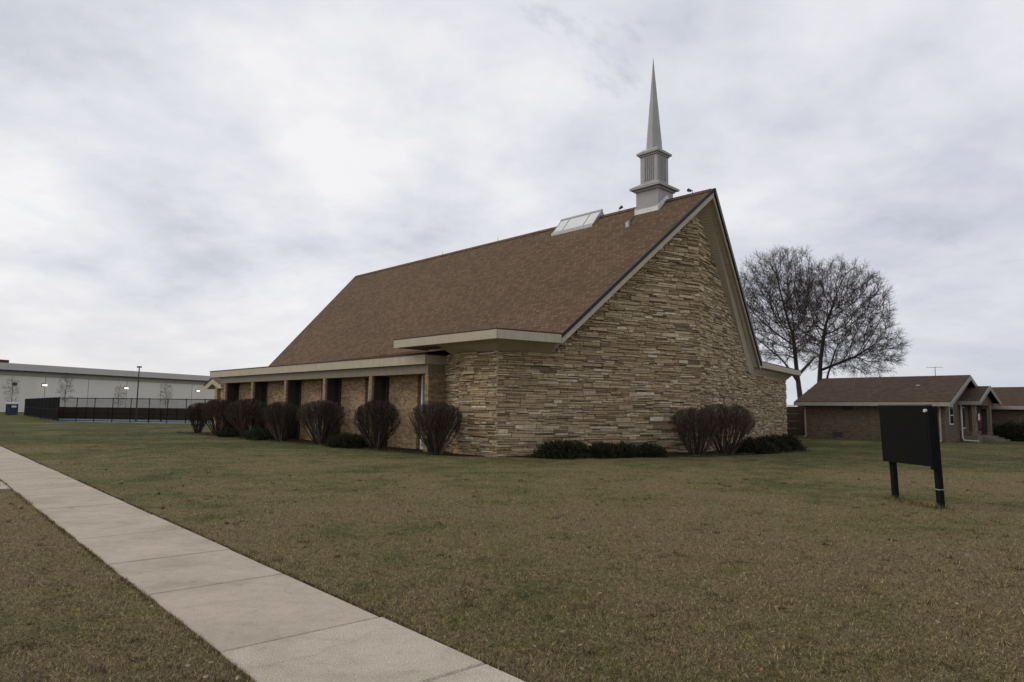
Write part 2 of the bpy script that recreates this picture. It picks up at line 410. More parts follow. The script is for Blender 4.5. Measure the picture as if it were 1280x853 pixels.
struct(bed([(0.9, -1.3), (1.6, -1.95), (4.4, -3.1), (5.2, -3.7), (6.6, -4.3), (8.2, -4.5), (9.6, -4.9), (13.2, -5.0), (14.6, -4.2), (25, 0.5), (8.5, -2.5), (0.4, 0.1)]))
struct(bed([(-0.4, 0.4), (-1.2, 1.9), (-1.45, 4.5), (-1.5, 26), (0.4, 26), (0.4, 3.4), (0.1, 0.5)]))

# ------------------------------------------------------------------ church
church = thing('church', 'tan stone church with steep brown shingle roof, overhanging gable and grey steeple', 'church', CH, CHR)
FX, FY = 8.5, -2.7; BX, BY = 25.0, 1.2
def stones(mb, p0, p1, ztop, seed, zbase=-0.1, ext0=0.0, ext1=0.0):
    r = random.Random(seed)
    p0 = Vector((*p0, 0)); p1 = Vector((*p1, 0)); L = (p1-p0).length; d = (p1-p0)/L; n = Vector((d.y, -d.x, 0))
    zmax = max(ztop(s*L/200) for s in range(201))
    def stone(s0, s1, z0, z1):
        zt = min(ztop(min(max(s0, 0), L)), ztop(min(max(s1, 0), L)))
        zt2 = max(ztop(min(max(s0, 0), L)), ztop(min(max(s1, 0), L)))
        if z0 > zt2-0.02: return
        if z1 > zt+0.04:
            if s1-s0 > 0.2:
                m = (s0+s1)/2; stone(s0, m, z0, z1); stone(m, s1, z0, z1); return
            z1 = min(z1, zt+0.04)
            if z1-z0 < 0.015: return
        g = 0.007; o = r.uniform(0.008, 0.07); t = [r.uniform(-0.006, 0.006) for _ in range(8)]
        a0, a1 = s0+g, s1-g; b0, b1 = z0+g*0.8, z1-g*0.8
        def P(s, z, k): return p0+d*s+n*k+Vector((0, 0, z))
        bl = 0.008
        vs = [P(a0, b0, -0.02), P(a1, b0, -0.02), P(a1, b1, -0.02), P(a0, b1, -0.02),
              P(a0+t[0], b0+t[1], o-bl), P(a1+t[2], b0-t[1], o-bl), P(a1+t[3], b1+t[4], o-bl), P(a0-t[2], b1-t[4], o-bl),
              P(a0+bl, b0+bl, o+t[5]), P(a1-bl, b0+bl, o+t[6]), P(a1-bl, b1-bl, o+t[7]), P(a0+bl, b1-bl, o-t[5])]
        fs = [(8, 9, 10, 11)]
        for k in range(4):
            k2 = (k+1) % 4; fs += [(k, k2, 4+k2, 4+k), (4+k, 4+k2, 8+k2, 8+k)]
        mb.add(vs, fs, 0)
    z = zbase
    while z < zmax:
        h = r.uniform(0.11, 0.18); s = -ext0-r.uniform(0, 0.3)
        while s < L+ext1:
            w = r.uniform(0.3, 0.95); e = min(s+w, L+ext1)
            s_ = max(s, -ext0)
            if e-s_ > 0.03:
                k = r.choices((1, 2, 3, 4), (0.05, 0.36, 0.44, 0.15))[0]
                cuts = sorted(r.uniform(0.15, 0.85) for _ in range(k-1)); hs = [0]+cuts+[1]
                for i in range(k):
                    z0, z1 = z+h*hs[i], z+h*hs[i+1]
                    if z1-z0 < 0.02: continue
                    if r.random() < 0.35 and e-s_ > 0.35:
                        m = s_+(e-s_)*r.uniform(0.3, 0.7); stone(s_, m, z0, z1); stone(m, e, z0, z1)
                    else: stone(s_, e, z0, z1)
            s = e
        z += h
L1 = math.hypot(FX, FY); L0 = math.hypot(BX-FX, BY-FY)
def top_left(s):
    x = s*FX/L1
    return 3.58 if x < 2.03 else 3.58+(x-2.03)*(9.72-3.58)/(8.5-2.03)
def top_right(s):
    x = FX+s*(BX-FX)/L0
    return 9.72-(x-8.5)*(9.72-3.50)/(16.35-8.5) if x < 16.35 else 3.50
mb = MB()
stones(mb, (0.62, 3.66), (0, 1.95), lambda s: 3.56, 1)
stones(mb, (0, 1.95), (0, 0), lambda s: 3.56, 2, ext1=0.045)
stones(mb, (0, 0), (FX, FY), top_left, 3, ext0=0.03)
stones(mb, (FX, FY), (BX, BY), top_right, 4, ext1=0.03)
stones(mb, (BX, BY), (BX, BY+6), lambda s: 3.5, 5)
def wall_strip(mb, p0, p1, zt, mi, th=0.3):
    p0 = Vector((*p0, 0)); p1 = Vector((*p1, 0)); L = (p1-p0).length; d = (p1-p0)/L; n = Vector((-d.y, d.x, 0))*th
    ss = [0]+[x for x, _ in zt]+[L] if zt and isinstance(zt[0], tuple) else [0, L]
    poly = [p0+Vector((0, 0, -0.1)), p1+Vector((0, 0, -0.1))]+[p0+d*s+Vector((0, 0, z)) for s, z in reversed(zt)]
    mb.prism(poly, n, mi)
wall_strip(mb, (0.62, 3.66), (0, 1.95), [(0, 3.6), (1.82, 3.6)], 1, 0.25)
wall_strip(mb, (0, 1.95), (0, 0), [(0, 3.6), (1.95, 3.6)], 1, 0.25)
wall_strip(mb, (0, 0), (FX, FY), [(0, 3.62), (2.03*L1/FX, 3.62), (L1, 9.76)], 1)
wall_strip(mb, (FX, FY), (BX, BY), [(0, 9.76), ((16.35-FX)*L0/(BX-FX), 3.55), (L0, 3.55)], 1)
wall_strip(mb, (BX, BY), (BX, 24), [(0, 3.55), (24-BY, 3.55)], 1)
mb.build('stone_wall', [M['stone'], M['mortar']], church)

# main roof: left slope, right slope, flat wing decks
AP = Vector((8.56, -3.38, 10.5)); RB = Vector((8.56, 23.4, 10.5)); LF = Vector((1.49, -1.58, 4.17)); LB = Vector((0.95, 19.8, 3.69))
RF = Vector((17.3, -0.95, 4.17)); RK = Vector((17.6, 19.8, 3.8)); LFL = Vector((0.8, 4.6, 3.55))
mb = MB(); dn = Vector((0, 0, -0.1))
def slab(mb, pts, off, mi=0): mb.prism([tuple(p) for p in pts], off, mi)
nL = (AP-LF).cross(RB-AP).normalized()
slab(mb, [LF, AP, RB, LB], dn)
slab(mb, [AP, RF, RK, RB], dn)
# dark brown drip course over the eave boards
slab(mb, [(-1.0, -1.05, 4.19), (1.52, -1.6, 4.19), (1.7, 4.69, 4.19), (-1.0, 4.69, 4.19)], (0, 0, -0.05), 1)
slab(mb, [(17.2, -0.97, 4.19), (26.42, 0.84, 4.19), (26.4, 22, 4.19), (17.4, 22, 4.19)], (0, 0, -0.05), 1)
slab(mb, [(-0.47, 3.44, 3.625), (0.98, 3.44, 3.625), (0.98, 24.36, 3.625), (-0.47, 24.36, 3.625)], (0, 0, -0.04), 1)
slab(mb, [(0.98, 19.75, 3.63), (8.5, 23.35, 3.63), (17.4, 22, 3.63), (17.4, 24.36, 3.63), (0.98, 24.36, 3.63)], (0, 0, -0.05), 1)
roof = mb.build('roof', [M['roof'], M['brown_edge']], church)
mb = MB()
for k in range(40):   # ridge cap tiles
    y0 = -3.3+k*0.668
    mb.prism([(8.36, y0, 10.36), (8.56, y0, 10.535), (8.76, y0, 10.37), (8.56, y0, 10.49)], (0, 0.655, 0.0))
mb.build('ridge_cap', M['roof'], roof)

# rake trim (dark edge under the shingles) and fascia boards
def strip(mb, a, b, dz0, dz1, out=0.04, mi=0):
    """board along a-b: from a.z+dz1 down to a.z+dz0, 'out' in front of the line"""
    a = Vector(a); b = Vector(b); d = (b-a); h = Vector((d.x, d.y, 0)).normalized(); n = Vector((h.y, -h.x, 0))*out
    mb.prism([a+n+Vector((0, 0, dz0)), b+n+Vector((0, 0, dz0)), b+n+Vector((0, 0, dz1)), a+n+Vector((0, 0, dz1))], -n*1.0-n.normalized()*0.03)
for a, b in ((LF, AP), (AP, RF), (RB, LB)):
    rt = a is AP; mb = MB(); strip(mb, a, b, -0.26 if rt else -0.14, 0.015, 0.11 if rt else 0.06); mb.build('rake_trim', M['dark_trim'], church)
mb = MB()
Cn = Vector((-0.99, -1.04, 4.15)); Le = Vector((-0.99, 4.67, 4.15)); Re = Vector((26.4, 0.85, 4.15)); Rb = Vector((26.4, 21.9, 4.15))
LF2 = Vector((1.47, -1.58, 4.15)); RF2 = Vector((17.3, -0.95, 4.15))
strip(mb, Le, Cn, -0.30, -0.012, 0.0001+0.03); strip(mb, Cn, LF2, -0.30, -0.012, 0.03)
# square end cap of the upper eave over the low roof
mb.prism([(-1.0, 4.69, 3.86), (0.6, 4.69, 3.86), (0.6, 4.69, 4.135), (-1.0, 4.69, 4.135)], (0, -0.04, 0))
mb.build('fascia', M['beige'], church); mb = MB()
strip(mb, RF2, Re, -0.30, -0.012, 0.03); strip(mb, Re, Rb, -0.30, -0.012, 0.03)
mb.build('fascia', M['beige'], church)
for a, b in ((LF, AP), (AP, RF)):
    rt = a is AP; mb = MB(); strip(mb, a, b, -0.46 if rt else -0.36, -0.265 if rt else -0.145, 0.035); mb.build('rake_board', M['beige'], church)
# soffit: a level strip behind the fascia, then a steep ribbed panel down to the stone
mb = MB()
O = [(-0.98, 2.75, 3.87), (-0.98, -1.03, 3.87), (1.45, -1.565, 3.87), (8.56, -3.36, 10.12), (17.28, -0.95, 3.84), (26.36, 0.86, 3.87), (26.36, 20, 3.87)]
I = [(0.28, 2.62, 3.53), (0.0, 0.0, 3.54), (2.0, -0.64, 3.56), (8.5, -2.7, 9.71), (16.4, -0.83, 3.48), (25.0, 1.2, 3.48), (25.0, 20, 3.48)]
K = []
for o_, i_ in zip(O, I):
    K.append((i_[0]+(o_[0]-i_[0])*0.5, i_[1]+(o_[1]-i_[1])*0.5, o_[2]-0.005))
K[3] = (8.53, -3.12, 10.02); K[2] = (1.70, -1.16, 3.86); K[4] = (16.75, -0.86, 3.83)
K[0] = (-0.40, 2.70, 3.865)
for i in range(len(O)-1):
    mb.prism([O[i], O[i+1], K[i+1], K[i]], (0, 0, 0.05))
    mb.prism([K[i], K[i+1], I[i+1], I[i]], (0, 0, 0.05))
mb.prism([K[0], I[0], (0.28, 2.62, 4.1), (-0.40, 2.70, 4.1)], (0, 0.04, 0))
mb.prism([(-0.97, 2.76, 3.90), (0.6, 2.76, 3.90), (0.6, 4.66, 3.90), (-0.97, 4.66, 3.90)], (0, 0, 0.03))
mb.build('soffit', M['soffit'], church)

# low brick wing along the side
mb = MB(); mb.box(-0.45, -0.41, 3.46, 24.34, 3.24, 3.585); mb.box(-0.41, 0.75, 3.46, 3.5, 3.24, 3.585); mb.box(-0.41, 9, 24.30, 24.34, 3.24, 3.585)
mb.box(-0.41, 0.6, 3.5, 24.3, 3.25, 3.29)
mb.build('low_fascia', M['beige'], church)
mb = MB(); mb.box(-0.31, 0.62, 3.43, 23.0, 2.89, 3.245)
mb.build('frieze', M['frieze'], church)
fins = [3.41, 7.22, 11.03, 14.84, 18.65, 22.3]
mb = MB()
for i in range(5):
    mb.box(0.62, 0.85, fins[i]+0.2, fins[i+1]+0.05, -0.1, 2.9); mb.box(0.40, 0.62, fins[i]+1.62, fins[i+1]-0.22, -0.1, 2.9)
mb.box(0.62, 9.0, 23.0, 23.3, -0.1, 3.3); mb.box(0.62, 0.9, 22.6, 23.0, -0.1, 2.9)
mb.box(9.0, 25, 23.6, 23.9, -0.1, 3.6)
mb.prism([(0.95, 19.7, 3.5), (8.56, 23.1, 3.5), (8.56, 23.1, 10.3)], (0, -0.2, 0)); mb.prism([(8.56, 23.1, 3.5), (17.4, 19.7, 3.5), (8.56, 23.1, 10.3)], (0, -0.2, 0))
mb.build('brick_wall', M['brick'], church)
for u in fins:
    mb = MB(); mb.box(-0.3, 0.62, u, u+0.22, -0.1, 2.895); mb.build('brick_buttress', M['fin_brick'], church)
for i in range(5):
    for (a, b, mull) in ((fins[i]+0.24, fins[i]+1.45, True), (fins[i+1]-0.215, fins[i+1]-0.005, False)):
        m2 = MB(); t = 0.09 if mull else 0.025
        for y0, y1, z0, z1 in ((a, a+t, 0.0, 2.88), (b-t, b, 0.0, 2.88), (a+t, b-t, 2.82, 2.88), (a+t, b-t, 0.0, 0.12)): m2.box(0.46, 0.56, y0, y1, z0, z1)
        if mull:
            m2.box(0.47, 0.55, a+t, b-t, 1.42, 1.47); m2.box(0.47, 0.55, (a+b)/2-0.02, (a+b)/2+0.02, 0.12, 1.42); m2.box(0.47, 0.55, (a+b)/2-0.02, (a+b)/2+0.02, 1.47, 2.82)
        w = m2.build('window', M['white'] if mull else M['darkgrey'], church)
        m3 = MB(); m3.box(0.57, 0.58, a+t*0.5, b-t*0.5, 0.06, 2.85); m3.build('pane', M['glass'], w)

# tall dark screened lights on the street-facing side of each buttress but the end one
M['dark_screen'] = plain('dark_bronze_screen', (0.035, 0.029, 0.025), 0.55)
M['bronze'] = plain('bronze_frame', (0.05, 0.04, 0.032), 0.5)
for u in fins[1:]:
    mb = MB(); mb.box(-0.2, 0.40, u-0.035, u-0.002, 0.02, 0.10); mb.box(-0.2, 0.40, u-0.035, u-0.002, 2.80, 2.885)
    for x0 in (-0.2, 0.08, 0.35): mb.box(x0, x0+0.05, u-0.035, u-0.002, 0.10, 2.80)
    for z0 in (0.95, 1.9):
        mb.box(-0.15, 0.08, u-0.032, u-0.002, z0, z0+0.03); mb.box(0.13, 0.35, u-0.032, u-0.002, z0, z0+0.03)
    w = mb.build('recess_window', M['bronze'], church)
    for x0, x1 in ((-0.15, 0.08), (0.13, 0.35)):
        mb = MB(); mb.box(x0, x1, u-0.02, u-0.001, 0.10, 2.80); mb.build('pane', M['dark_screen'], w)

# rear canopy with a small gable on brick posts
mb = MB()
mb.prism([(2.2, 29.4, 2.76), (2.2, 29.4, 2.96), (2.2, 31.0, 3.46), (2.2, 32.4, 2.96), (2.2, 32.4, 2.76), (2.2, 31.9, 2.76), (2.2, 31.0, 3.1), (2.2, 29.9, 2.76)], (4.0, 0, 0))
cn = mb.build('canopy', M['beige'], church)
for x in (2.4, 5.6):
    for y in (29.7, 30.75):
        mb = MB(); mb.box(x, x+0.4, y-0.2, y+0.2, -0.05, 3.05 if y > 30 else 2.85); mb.build('canopy_post', M['brick'], cn)
mb = MB(); mb.prism([(2.15, 29.3, 2.965), (2.15, 31.0, 3.47), (2.15, 32.5, 2.965), (2.15, 31.0, 3.55)], (4.1, 0, 0)); mb.build('canopy_roof', M['roof'], cn)

# steeple
SX, SY = 8.56, -0.61
mb = MB(); mb.box(SX-0.56, SX+0.56, SY-0.56, SY+0.56, 9.3, 10.97)
steeple = mb.build('steeple', M['steeple'], church)
mb = MB()
mb.box(SX-0.63, SX+0.63, SY-0.63, SY+0.63, 10.93, 11.02); mb.box(SX-0.76, SX+0.76, SY-0.76, SY+0.76, 11.02, 11.10); mb.frustum(SX, SY, 0.77, 0.45, 11.10, 11.31)
mb.build('lower_cornice', M['steeple'], steeple)
mb = MB(); mb.box(SX-0.425, SX+0.425, SY-0.425, SY+0.425, 11.2, 12.6)
for k in range(5):   # upright ribs leave recessed slots
    for sgn, ax in ((-1, 0), (1, 0), (-1, 1), (1, 1)):
        c = -0.2+k*0.1
        if ax == 0: x0 = SX+sgn*0.425; mb.box(min(x0, x0+sgn*0.035), max(x0, x0+sgn*0.035), SY+c-0.022, SY+c+0.022, 11.42, 12.45)
        else: y0 = SY+sgn*0.425; mb.box(SX+c-0.022, SX+c+0.022, min(y0, y0+sgn*0.035), max(y0, y0+sgn*0.035), 11.42, 12.45)
mb.build('belfry', M['steeple'], steeple)
for sgn, ax in ((-1, 0), (1, 0), (-1, 1), (1, 1)):
    mb = MB()
    for k in range(4):
        c = -0.15+k*0.1
        if ax == 0: x0 = SX+sgn*0.425; mb.box(min(x0, x0+sgn*0.006), max(x0, x0+sgn*0.006), SY+c-0.027, SY+c+0.027, 11.44, 12.43)
        else: y0 = SY+sgn*0.425; mb.box(SX+c-0.027, SX+c+0.027, min(y0, y0+sgn*0.006), max(y0, y0+sgn*0.006), 11.44, 12.43)
    mb.build('louver', M['louver'], steeple)
mb = MB()
mb.box(SX-0.47, SX+0.47, SY-0.47, SY+0.47, 12.5, 12.58); mb.box(SX-0.545, SX+0.545, SY-0.545, SY+0.545, 12.58, 12.66); mb.frustum(SX, SY, 0.55, 0.33, 12.66, 12.84)
mb.build('upper_cornice', M['steeple'], steeple)
mb = MB()
for z0, z1 in ((12.8, 13.9), (13.9, 15.0), (15.0, 16.0), (16.0, 17.03)):
    h = lambda z: 0.335*(17.05-z)/(17.05-12.8)
    mb.frustum(SX, SY, h(z0), h(z1)+0.004, z0, z1, sides=8)
mb.build('spire', M['steeple'], steeple)
mb = MB()   # white flashing skirt that climbs the roof slope
def zr(x): return 10.5-abs(x-8.56)*0.895
e = 0.62
for sy in (-1, 1):
    y0 = SY+sy*e
    for x0, x1 in ((SX-e, SX), (SX, SX+e)):
        mb.prism([(x0, y0, zr(x0)-0.05), (x1, y0, zr(x1)-0.05), (x1, y0, zr(x1)+0.22), (x0, y0, zr(x0)+0.22)], (0, -sy*0.05, 0))
mb.box(SX-e, SX-e+0.05, SY-e, SY+e, zr(SX-e)-0.05, zr(SX-e)+0.2); mb.box(SX+e-0.05, SX+e, SY-e, SY+e, zr(SX-e)-0.05, zr(SX-e)+0.2)
mb.build('flashing', M['flash'], steeple)

# ridge skylight: three translucent panels each side
mb = MB(); y0, y1 = 2.25, 4.75
for sg in (-1, 1):
    for y in (y0, y0+0.62, y1-0.62, y1-0.06):
        mb.prism([(SX+sg*0.70, y, 9.95), (SX, y, 10.79), (SX, y, 10.70), (SX+sg*0.70, y, 9.80)], (0, 0.06, 0))
    mb.prism([(SX+sg*0.72, y0, 9.96), (SX+sg*0.62, y0, 10.06), (SX+sg*0.62, y0, 9.7), (SX+sg*0.72, y0, 9.7)], (0, y1-y0, 0))
for y in (y0+0.01, y1-0.05): mb.prism([(SX-0.69, y, 9.8), (SX+0.69, y, 9.8), (SX, y, 10.72)], (0, 0.04, 0))
mb.prism([(SX-0.06, y0-0.02, 10.74), (SX, y0-0.02, 10.83), (SX+0.06, y0-0.02, 10.74)], (0, y1-y0+0.04, 0))
sk = mb.build('skylight', M['alu'], church)
for sg in (-1, 1):
    for a, b in ((y0+0.06, y0+0.62), (y0+0.68, y1-0.62), (y1-0.56, y1-0.06)):
        mb = MB(); mb.prism([(SX+sg*0.68, a, 9.96), (SX, a, 10.77), (SX, b, 10.77), (SX+sg*0.68, b, 9.96)], (0, 0, -0.02)); mb.build('skylight_panel', M['sky_pane'], sk)
# small floodlights, vent, conduit and lightning rods on the ridge
for y, s in ((1.28, 1), (-2.45, -1)):
    mb = MB(); mb.tube([(SX, y, 10.48), (SX, y, 10.64)], 0.012); mb.tube([(SX, y, 10.64), (SX-0.05, y+s*-0.06, 10.68)], 0.012)
    mb.tube([(SX-0.03, y-s*0.05, 10.62), (SX-0.02, y-s*0.19, 10.70)], [0.045, 0.075], 8); mb.build('floodlight', M['darkgrey'], church)
mb = MB(); mb.tube([(7.9, 0.0, 9.92), (7.55, -0.1, 9.63), (7.28, -0.17, 9.38)], 0.02, 6); mb.build('conduit', M['darkgrey'], church)
mb = MB(); mb.box(7.17, 7.33, -0.25, -0.09, 9.24, 9.46); mb.tube([(7.25, -0.17, 9.46), (7.25, -0.17, 9.52)], [0.1, 0.05], 8); mb.build('roof_vent', M['alu'], church)
for y in (9.28, 14.0):
    mb = MB(); mb.tube([(SX, y, 10.48), (SX, y, 10.75)], [0.012, 0.006], 6); mb.build('lightning_rod', M['darkgrey'], church)

# ------------------------------------------------------------------ plants
def rand_dir(r, up=0.0):
    v = Vector((r.gauss(0, 1), r.gauss(0, 1), r.gauss(0, 1)+up)); return v.normalized()
def shrub_mesh(seed, w, h, base=0.14, n_stem=46, flare=1.0, globe=False):
    """clipped multi-stemmed shrub: stems fan out of one root crown and twig finely near the rounded top"""
    r = random.Random(seed); mb = MB(); tw = MB()
    prof = ((0, .2), (.12, .42), (.3, .76), (.48, .95), (.62, 1.0), (.76, .95), (.87, .80), (.95, .56), (1.0, .25)) if not globe else \
           ((0, .16), (.1, .36), (.25, .74), (.45, .98), (.6, 1.0), (.75, .93), (.88, .74), (.96, .48), (1.0, .2))
    def inside(p):
        t = p.z/h
        if t > 1: return False
        t = max(t, 0); rad = 0.2
        for (t0, r0), (t1, r1) in zip(prof, prof[1:]):
            if t0 <= t <= t1: rad = r0+(r1-r0)*(t-t0)/(t1-t0)
        a = math.atan2(p.y, p.x); rad *= w/2*(1+0.06*math.sin(3*a+seed)+0.05*math.sin(5*a+7*t))
        return math.hypot(p.x, p.y) < rad*(0.90+0.16*r.random())
    def grow(mbx, p, d, L, rad, lev):
        n = 4 if lev < 2 else 3; pts = [p.copy()]; rr = [rad]
        for i in range(n):
            d = (d+rand_dir(r)*0.16+Vector((0, 0, 0.05))).normalized(); p = p+d*(L/n)
            if not inside(p): break
            pts.append(p.copy()); rr.append(rad*(1-0.55*(i+1)/n))
        if len(pts) < 2: return
        mbx.tube(pts, rr, 4 if lev < 1 else 3, 0, False)
        if lev < 3:
            kids = (6, 5, 4)[lev]
            for k in range(kids):
                i = r.randint(1, len(pts)-1) if lev > 0 else r.randint(max(1, len(pts)-3), len(pts)-1)
                a = (pts[i]-pts[i-1]).normalized()
                dd = (a+rand_dir(r, 0.3)*0.5+Vector((0, 0, 0.18))).normalized()
                grow(tw, pts[i], dd, L*r.uniform(0.35, 0.6), max(rr[i]*0.5, 0.0036), lev+1)
    for k in range(n_stem):
        a = 2*math.pi*k/n_stem+r.uniform(-0.2, 0.2); q = math.sqrt(r.random())
        p = Vector((math.cos(a)*base*q, math.sin(a)*base*q, -0.03))
        out = q*(w*0.52)*flare/h
        d = Vector((math.cos(a)*out, math.sin(a)*out, 1)).normalized()
        grow(mb, p, d, h*r.uniform(0.75, 1.0), r.uniform(0.011, 0.022), 0)
    return mb, tw
protos = []
for i, (w, h, gl) in enumerate(((1.7, 1.8, False), (1.65, 1.85, False), (1.75, 1.8, False), (2.3, 1.95, True))):
    mb, tw = shrub_mesh(30+i, w, h, 0.16 if not gl else 0.22, 58 if not gl else 64, 1.12 if not gl else 1.35, gl)
    protos.append((mb, tw, w, h))
labels = {0: 'round clipped bare shrub nearest the church corner, in front of the brick wing', }
side = [  # x,y local to the church, width, height, prototype, label
 (-0.9, 2.12, 1.95, 1.86, 0, 'clipped bare shrub at the join of stone and brick wall, nearest the church corner'),
 (-0.95, 5.75, 1.9, 1.9, 1, 'bare shrub with wide-flung stems, right of the dark low evergreen mound'),
 (-1.0, 9.95, 2.15, 1.92, 2, 'broad round bare shrub just left of the dark low evergreen mound'),
 (-0.95, 13.8, 2.05, 1.85, 0, 'round bare shrub just right of the longer low green mound at the brick wing'),
 (-0.9, 17.7, 2.25, 2.0, 1, 'dense tall bare shrub in front of the next to last brick panel of the wing'),
 (-0.85, 21.7, 2.0, 2.0, 2, 'dark bare shrub standing in front of the small rear canopy posts'),
 (-0.7, 25.1, 1.55, 1.8, 0, 'small thin bare shrub at the far left, clear of the wall, before the black fence'),
]
made = {}
def put_shrub(x, y, w, h, k, label, group, rz):
    mb, tw, pw, ph = protos[k]
    if k not in made:
        t = thing('bare_shrub', label, 'shrub', cw(x, y), rz, group)
        mb.build('stem', M['shrub_twig'], t); tw.build('twig_crown', M['shrub_twig'], t); made[k] = t
    else: t = dup(made[k], cw(x, y), rz, None, label); t['group'] = group
    t.scale = (w/pw, w/pw, h/ph); return t
for i, (x, y, w, h, k, lab) in enumerate(side): put_shrub(x, y, w, h, k, lab, 'bare shrubs along the side wall', i*1.3)
put_shrub(6.62, -3.62, 1.95, 1.8, 3, 'left of two round bare shrubs against the stone gable wall', 'bare shrubs at the gable wall', 0.7)
put_shrub(8.05, -4.0, 2.35, 1.95, 3, 'right and taller of two round bare shrubs against the stone gable wall', 'bare shrubs at the gable wall', 2.6)

def leaf_clump(n, rx, ry, rz, seed, size=0.05, up=0.5):
    """thousands of small sprigs spread through a lumpy mound, each its own little blade pair"""
    r = np.random.default_rng(seed)
    d = r.normal(size=(n, 3)); d /= np.linalg.norm(d, axis=1)[:, None]; d[:, 2] = np.abs(d[:, 2])
    rr = r.random(n)**0.30
    ph = np.arctan2(d[:, 1], d[:, 0])
    lump = 1+0.13*np.sin(3*ph+seed)+0.09*np.sin(7*ph+2*seed+4*d[:, 2])+0.08*np.sin(9*d[:, 2]+seed)+0.06*r.normal(size=n)
    p = d*(rr*lump)[:, None]*np.array([rx, ry, rz])
    p[:, 2] = np.maximum(p[:, 2], 0.01)
    ax = d*0.8+r.normal(size=(n, 3))*0.55; ax[:, 2] += up; ax /= np.linalg.norm(ax, axis=1)[:, None]
    sd = np.cross(ax, r.normal(size=(n, 3))); sd /= np.linalg.norm(sd, axis=1)[:, None]
    L = (size*(0.7+0.9*r.random(n)))[:, None]; W = L*0.28
    v = np.stack([p-sd*W, p+sd*W, p+ax*L*1.6], axis=1).reshape(-1, 3)
    return v, np.arange(n*3).reshape(-1, 3)
def evergreen(name, x, y, rx, ry, rz, seed, n, label, cat, group, mat='yew', rot=None, world=None):
    t = thing(name, label, cat, world if world else cw(x, y), CHR if rot is None else rot, group)
    v, f = leaf_clump(n, rx, ry, rz, seed); fast_mesh('foliage', v, f, M[mat], t)
    mb = MB(); r = random.Random(seed)
    for k in range(9):
        a = r.uniform(0, 6.28); q = r.uniform(0.3, 0.85)
        mb.tube([(0, 0, -0.02), (math.cos(a)*rx*q*0.5, math.sin(a)*ry*q*0.5, rz*0.4), (math.cos(a)*rx*q, math.sin(a)*ry*q, rz*0.8)], [0.02, 0.014, 0.006], 4)
    mb.build('stem', M['bark'], t); return t
fr = math.atan2(FY, FX)+CHR
GY = 'evergreens at the gable wall'
evergreen('evergreen_shrub', 1.62, -1.6, 1.0, 0.55, 0.50, 1, 10000, 'leftmost low green evergreen at the stone wall, close to the church corner', 'shrub', GY, rot=fr)
evergreen('evergreen_shrub', 2.85, -2.3, 0.55, 0.5, 0.44, 2, 6500, 'second evergreen mound from the church corner, beside the broad leftmost one', 'shrub', GY, rot=fr)
evergreen('evergreen_shrub', 3.6, -2.6, 0.48, 0.48, 0.43, 3, 6000, 'third evergreen mound from the church corner, at the stone wall', 'shrub', GY, rot=fr)
evergreen('evergreen_shrub', 4.45, -3.0, 0.6, 0.5, 0.41, 4, 6500, 'evergreen mound just left of the two bare shrubs at the stone wall', 'shrub', GY, rot=fr)
for i, (x, y, rx, rz, lab) in enumerate(((9.95, -4.15, 0.75, 0.50, 'nearest hedge clump, touching the right bare shrub at the stone wall'), (11.5, -4.0, 0.85, 0.52, 'middle clump of the clipped dark hedge below the right end of the stone wall'), (13.25, -3.85, 0.95, 0.56, 'rounded end clump of the dark hedge, farthest right of the church wall'))):
    evergreen('hedge_clump', x, y, rx*1.15, 0.75, rz, 11+i, 8000, lab, 'hedge', 'clipped hedge right of the gable')
GM = 'low evergreen mounds by the brick wing'
evergreen('evergreen_mound', -1.1, 7.6, 0.72, 0.95, 0.52, 21, 7000, 'dark low evergreen mound between two bare shrubs, nearest by the brick wing', 'shrub', GM)
evergreen('evergreen_mound', -1.2, 15.3, 0.72, 1.35, 0.52, 22, 7000, 'long low green mound halfway along the brick wing', 'shrub', GM, 'yew_dry')
evergreen('evergreen_mound', -1.2, 19.2, 0.6, 1.0, 0.42, 23, 5000, 'smallest dull evergreen mound near the far end of the brick wing', 'shrub', GM, 'yew_dry')

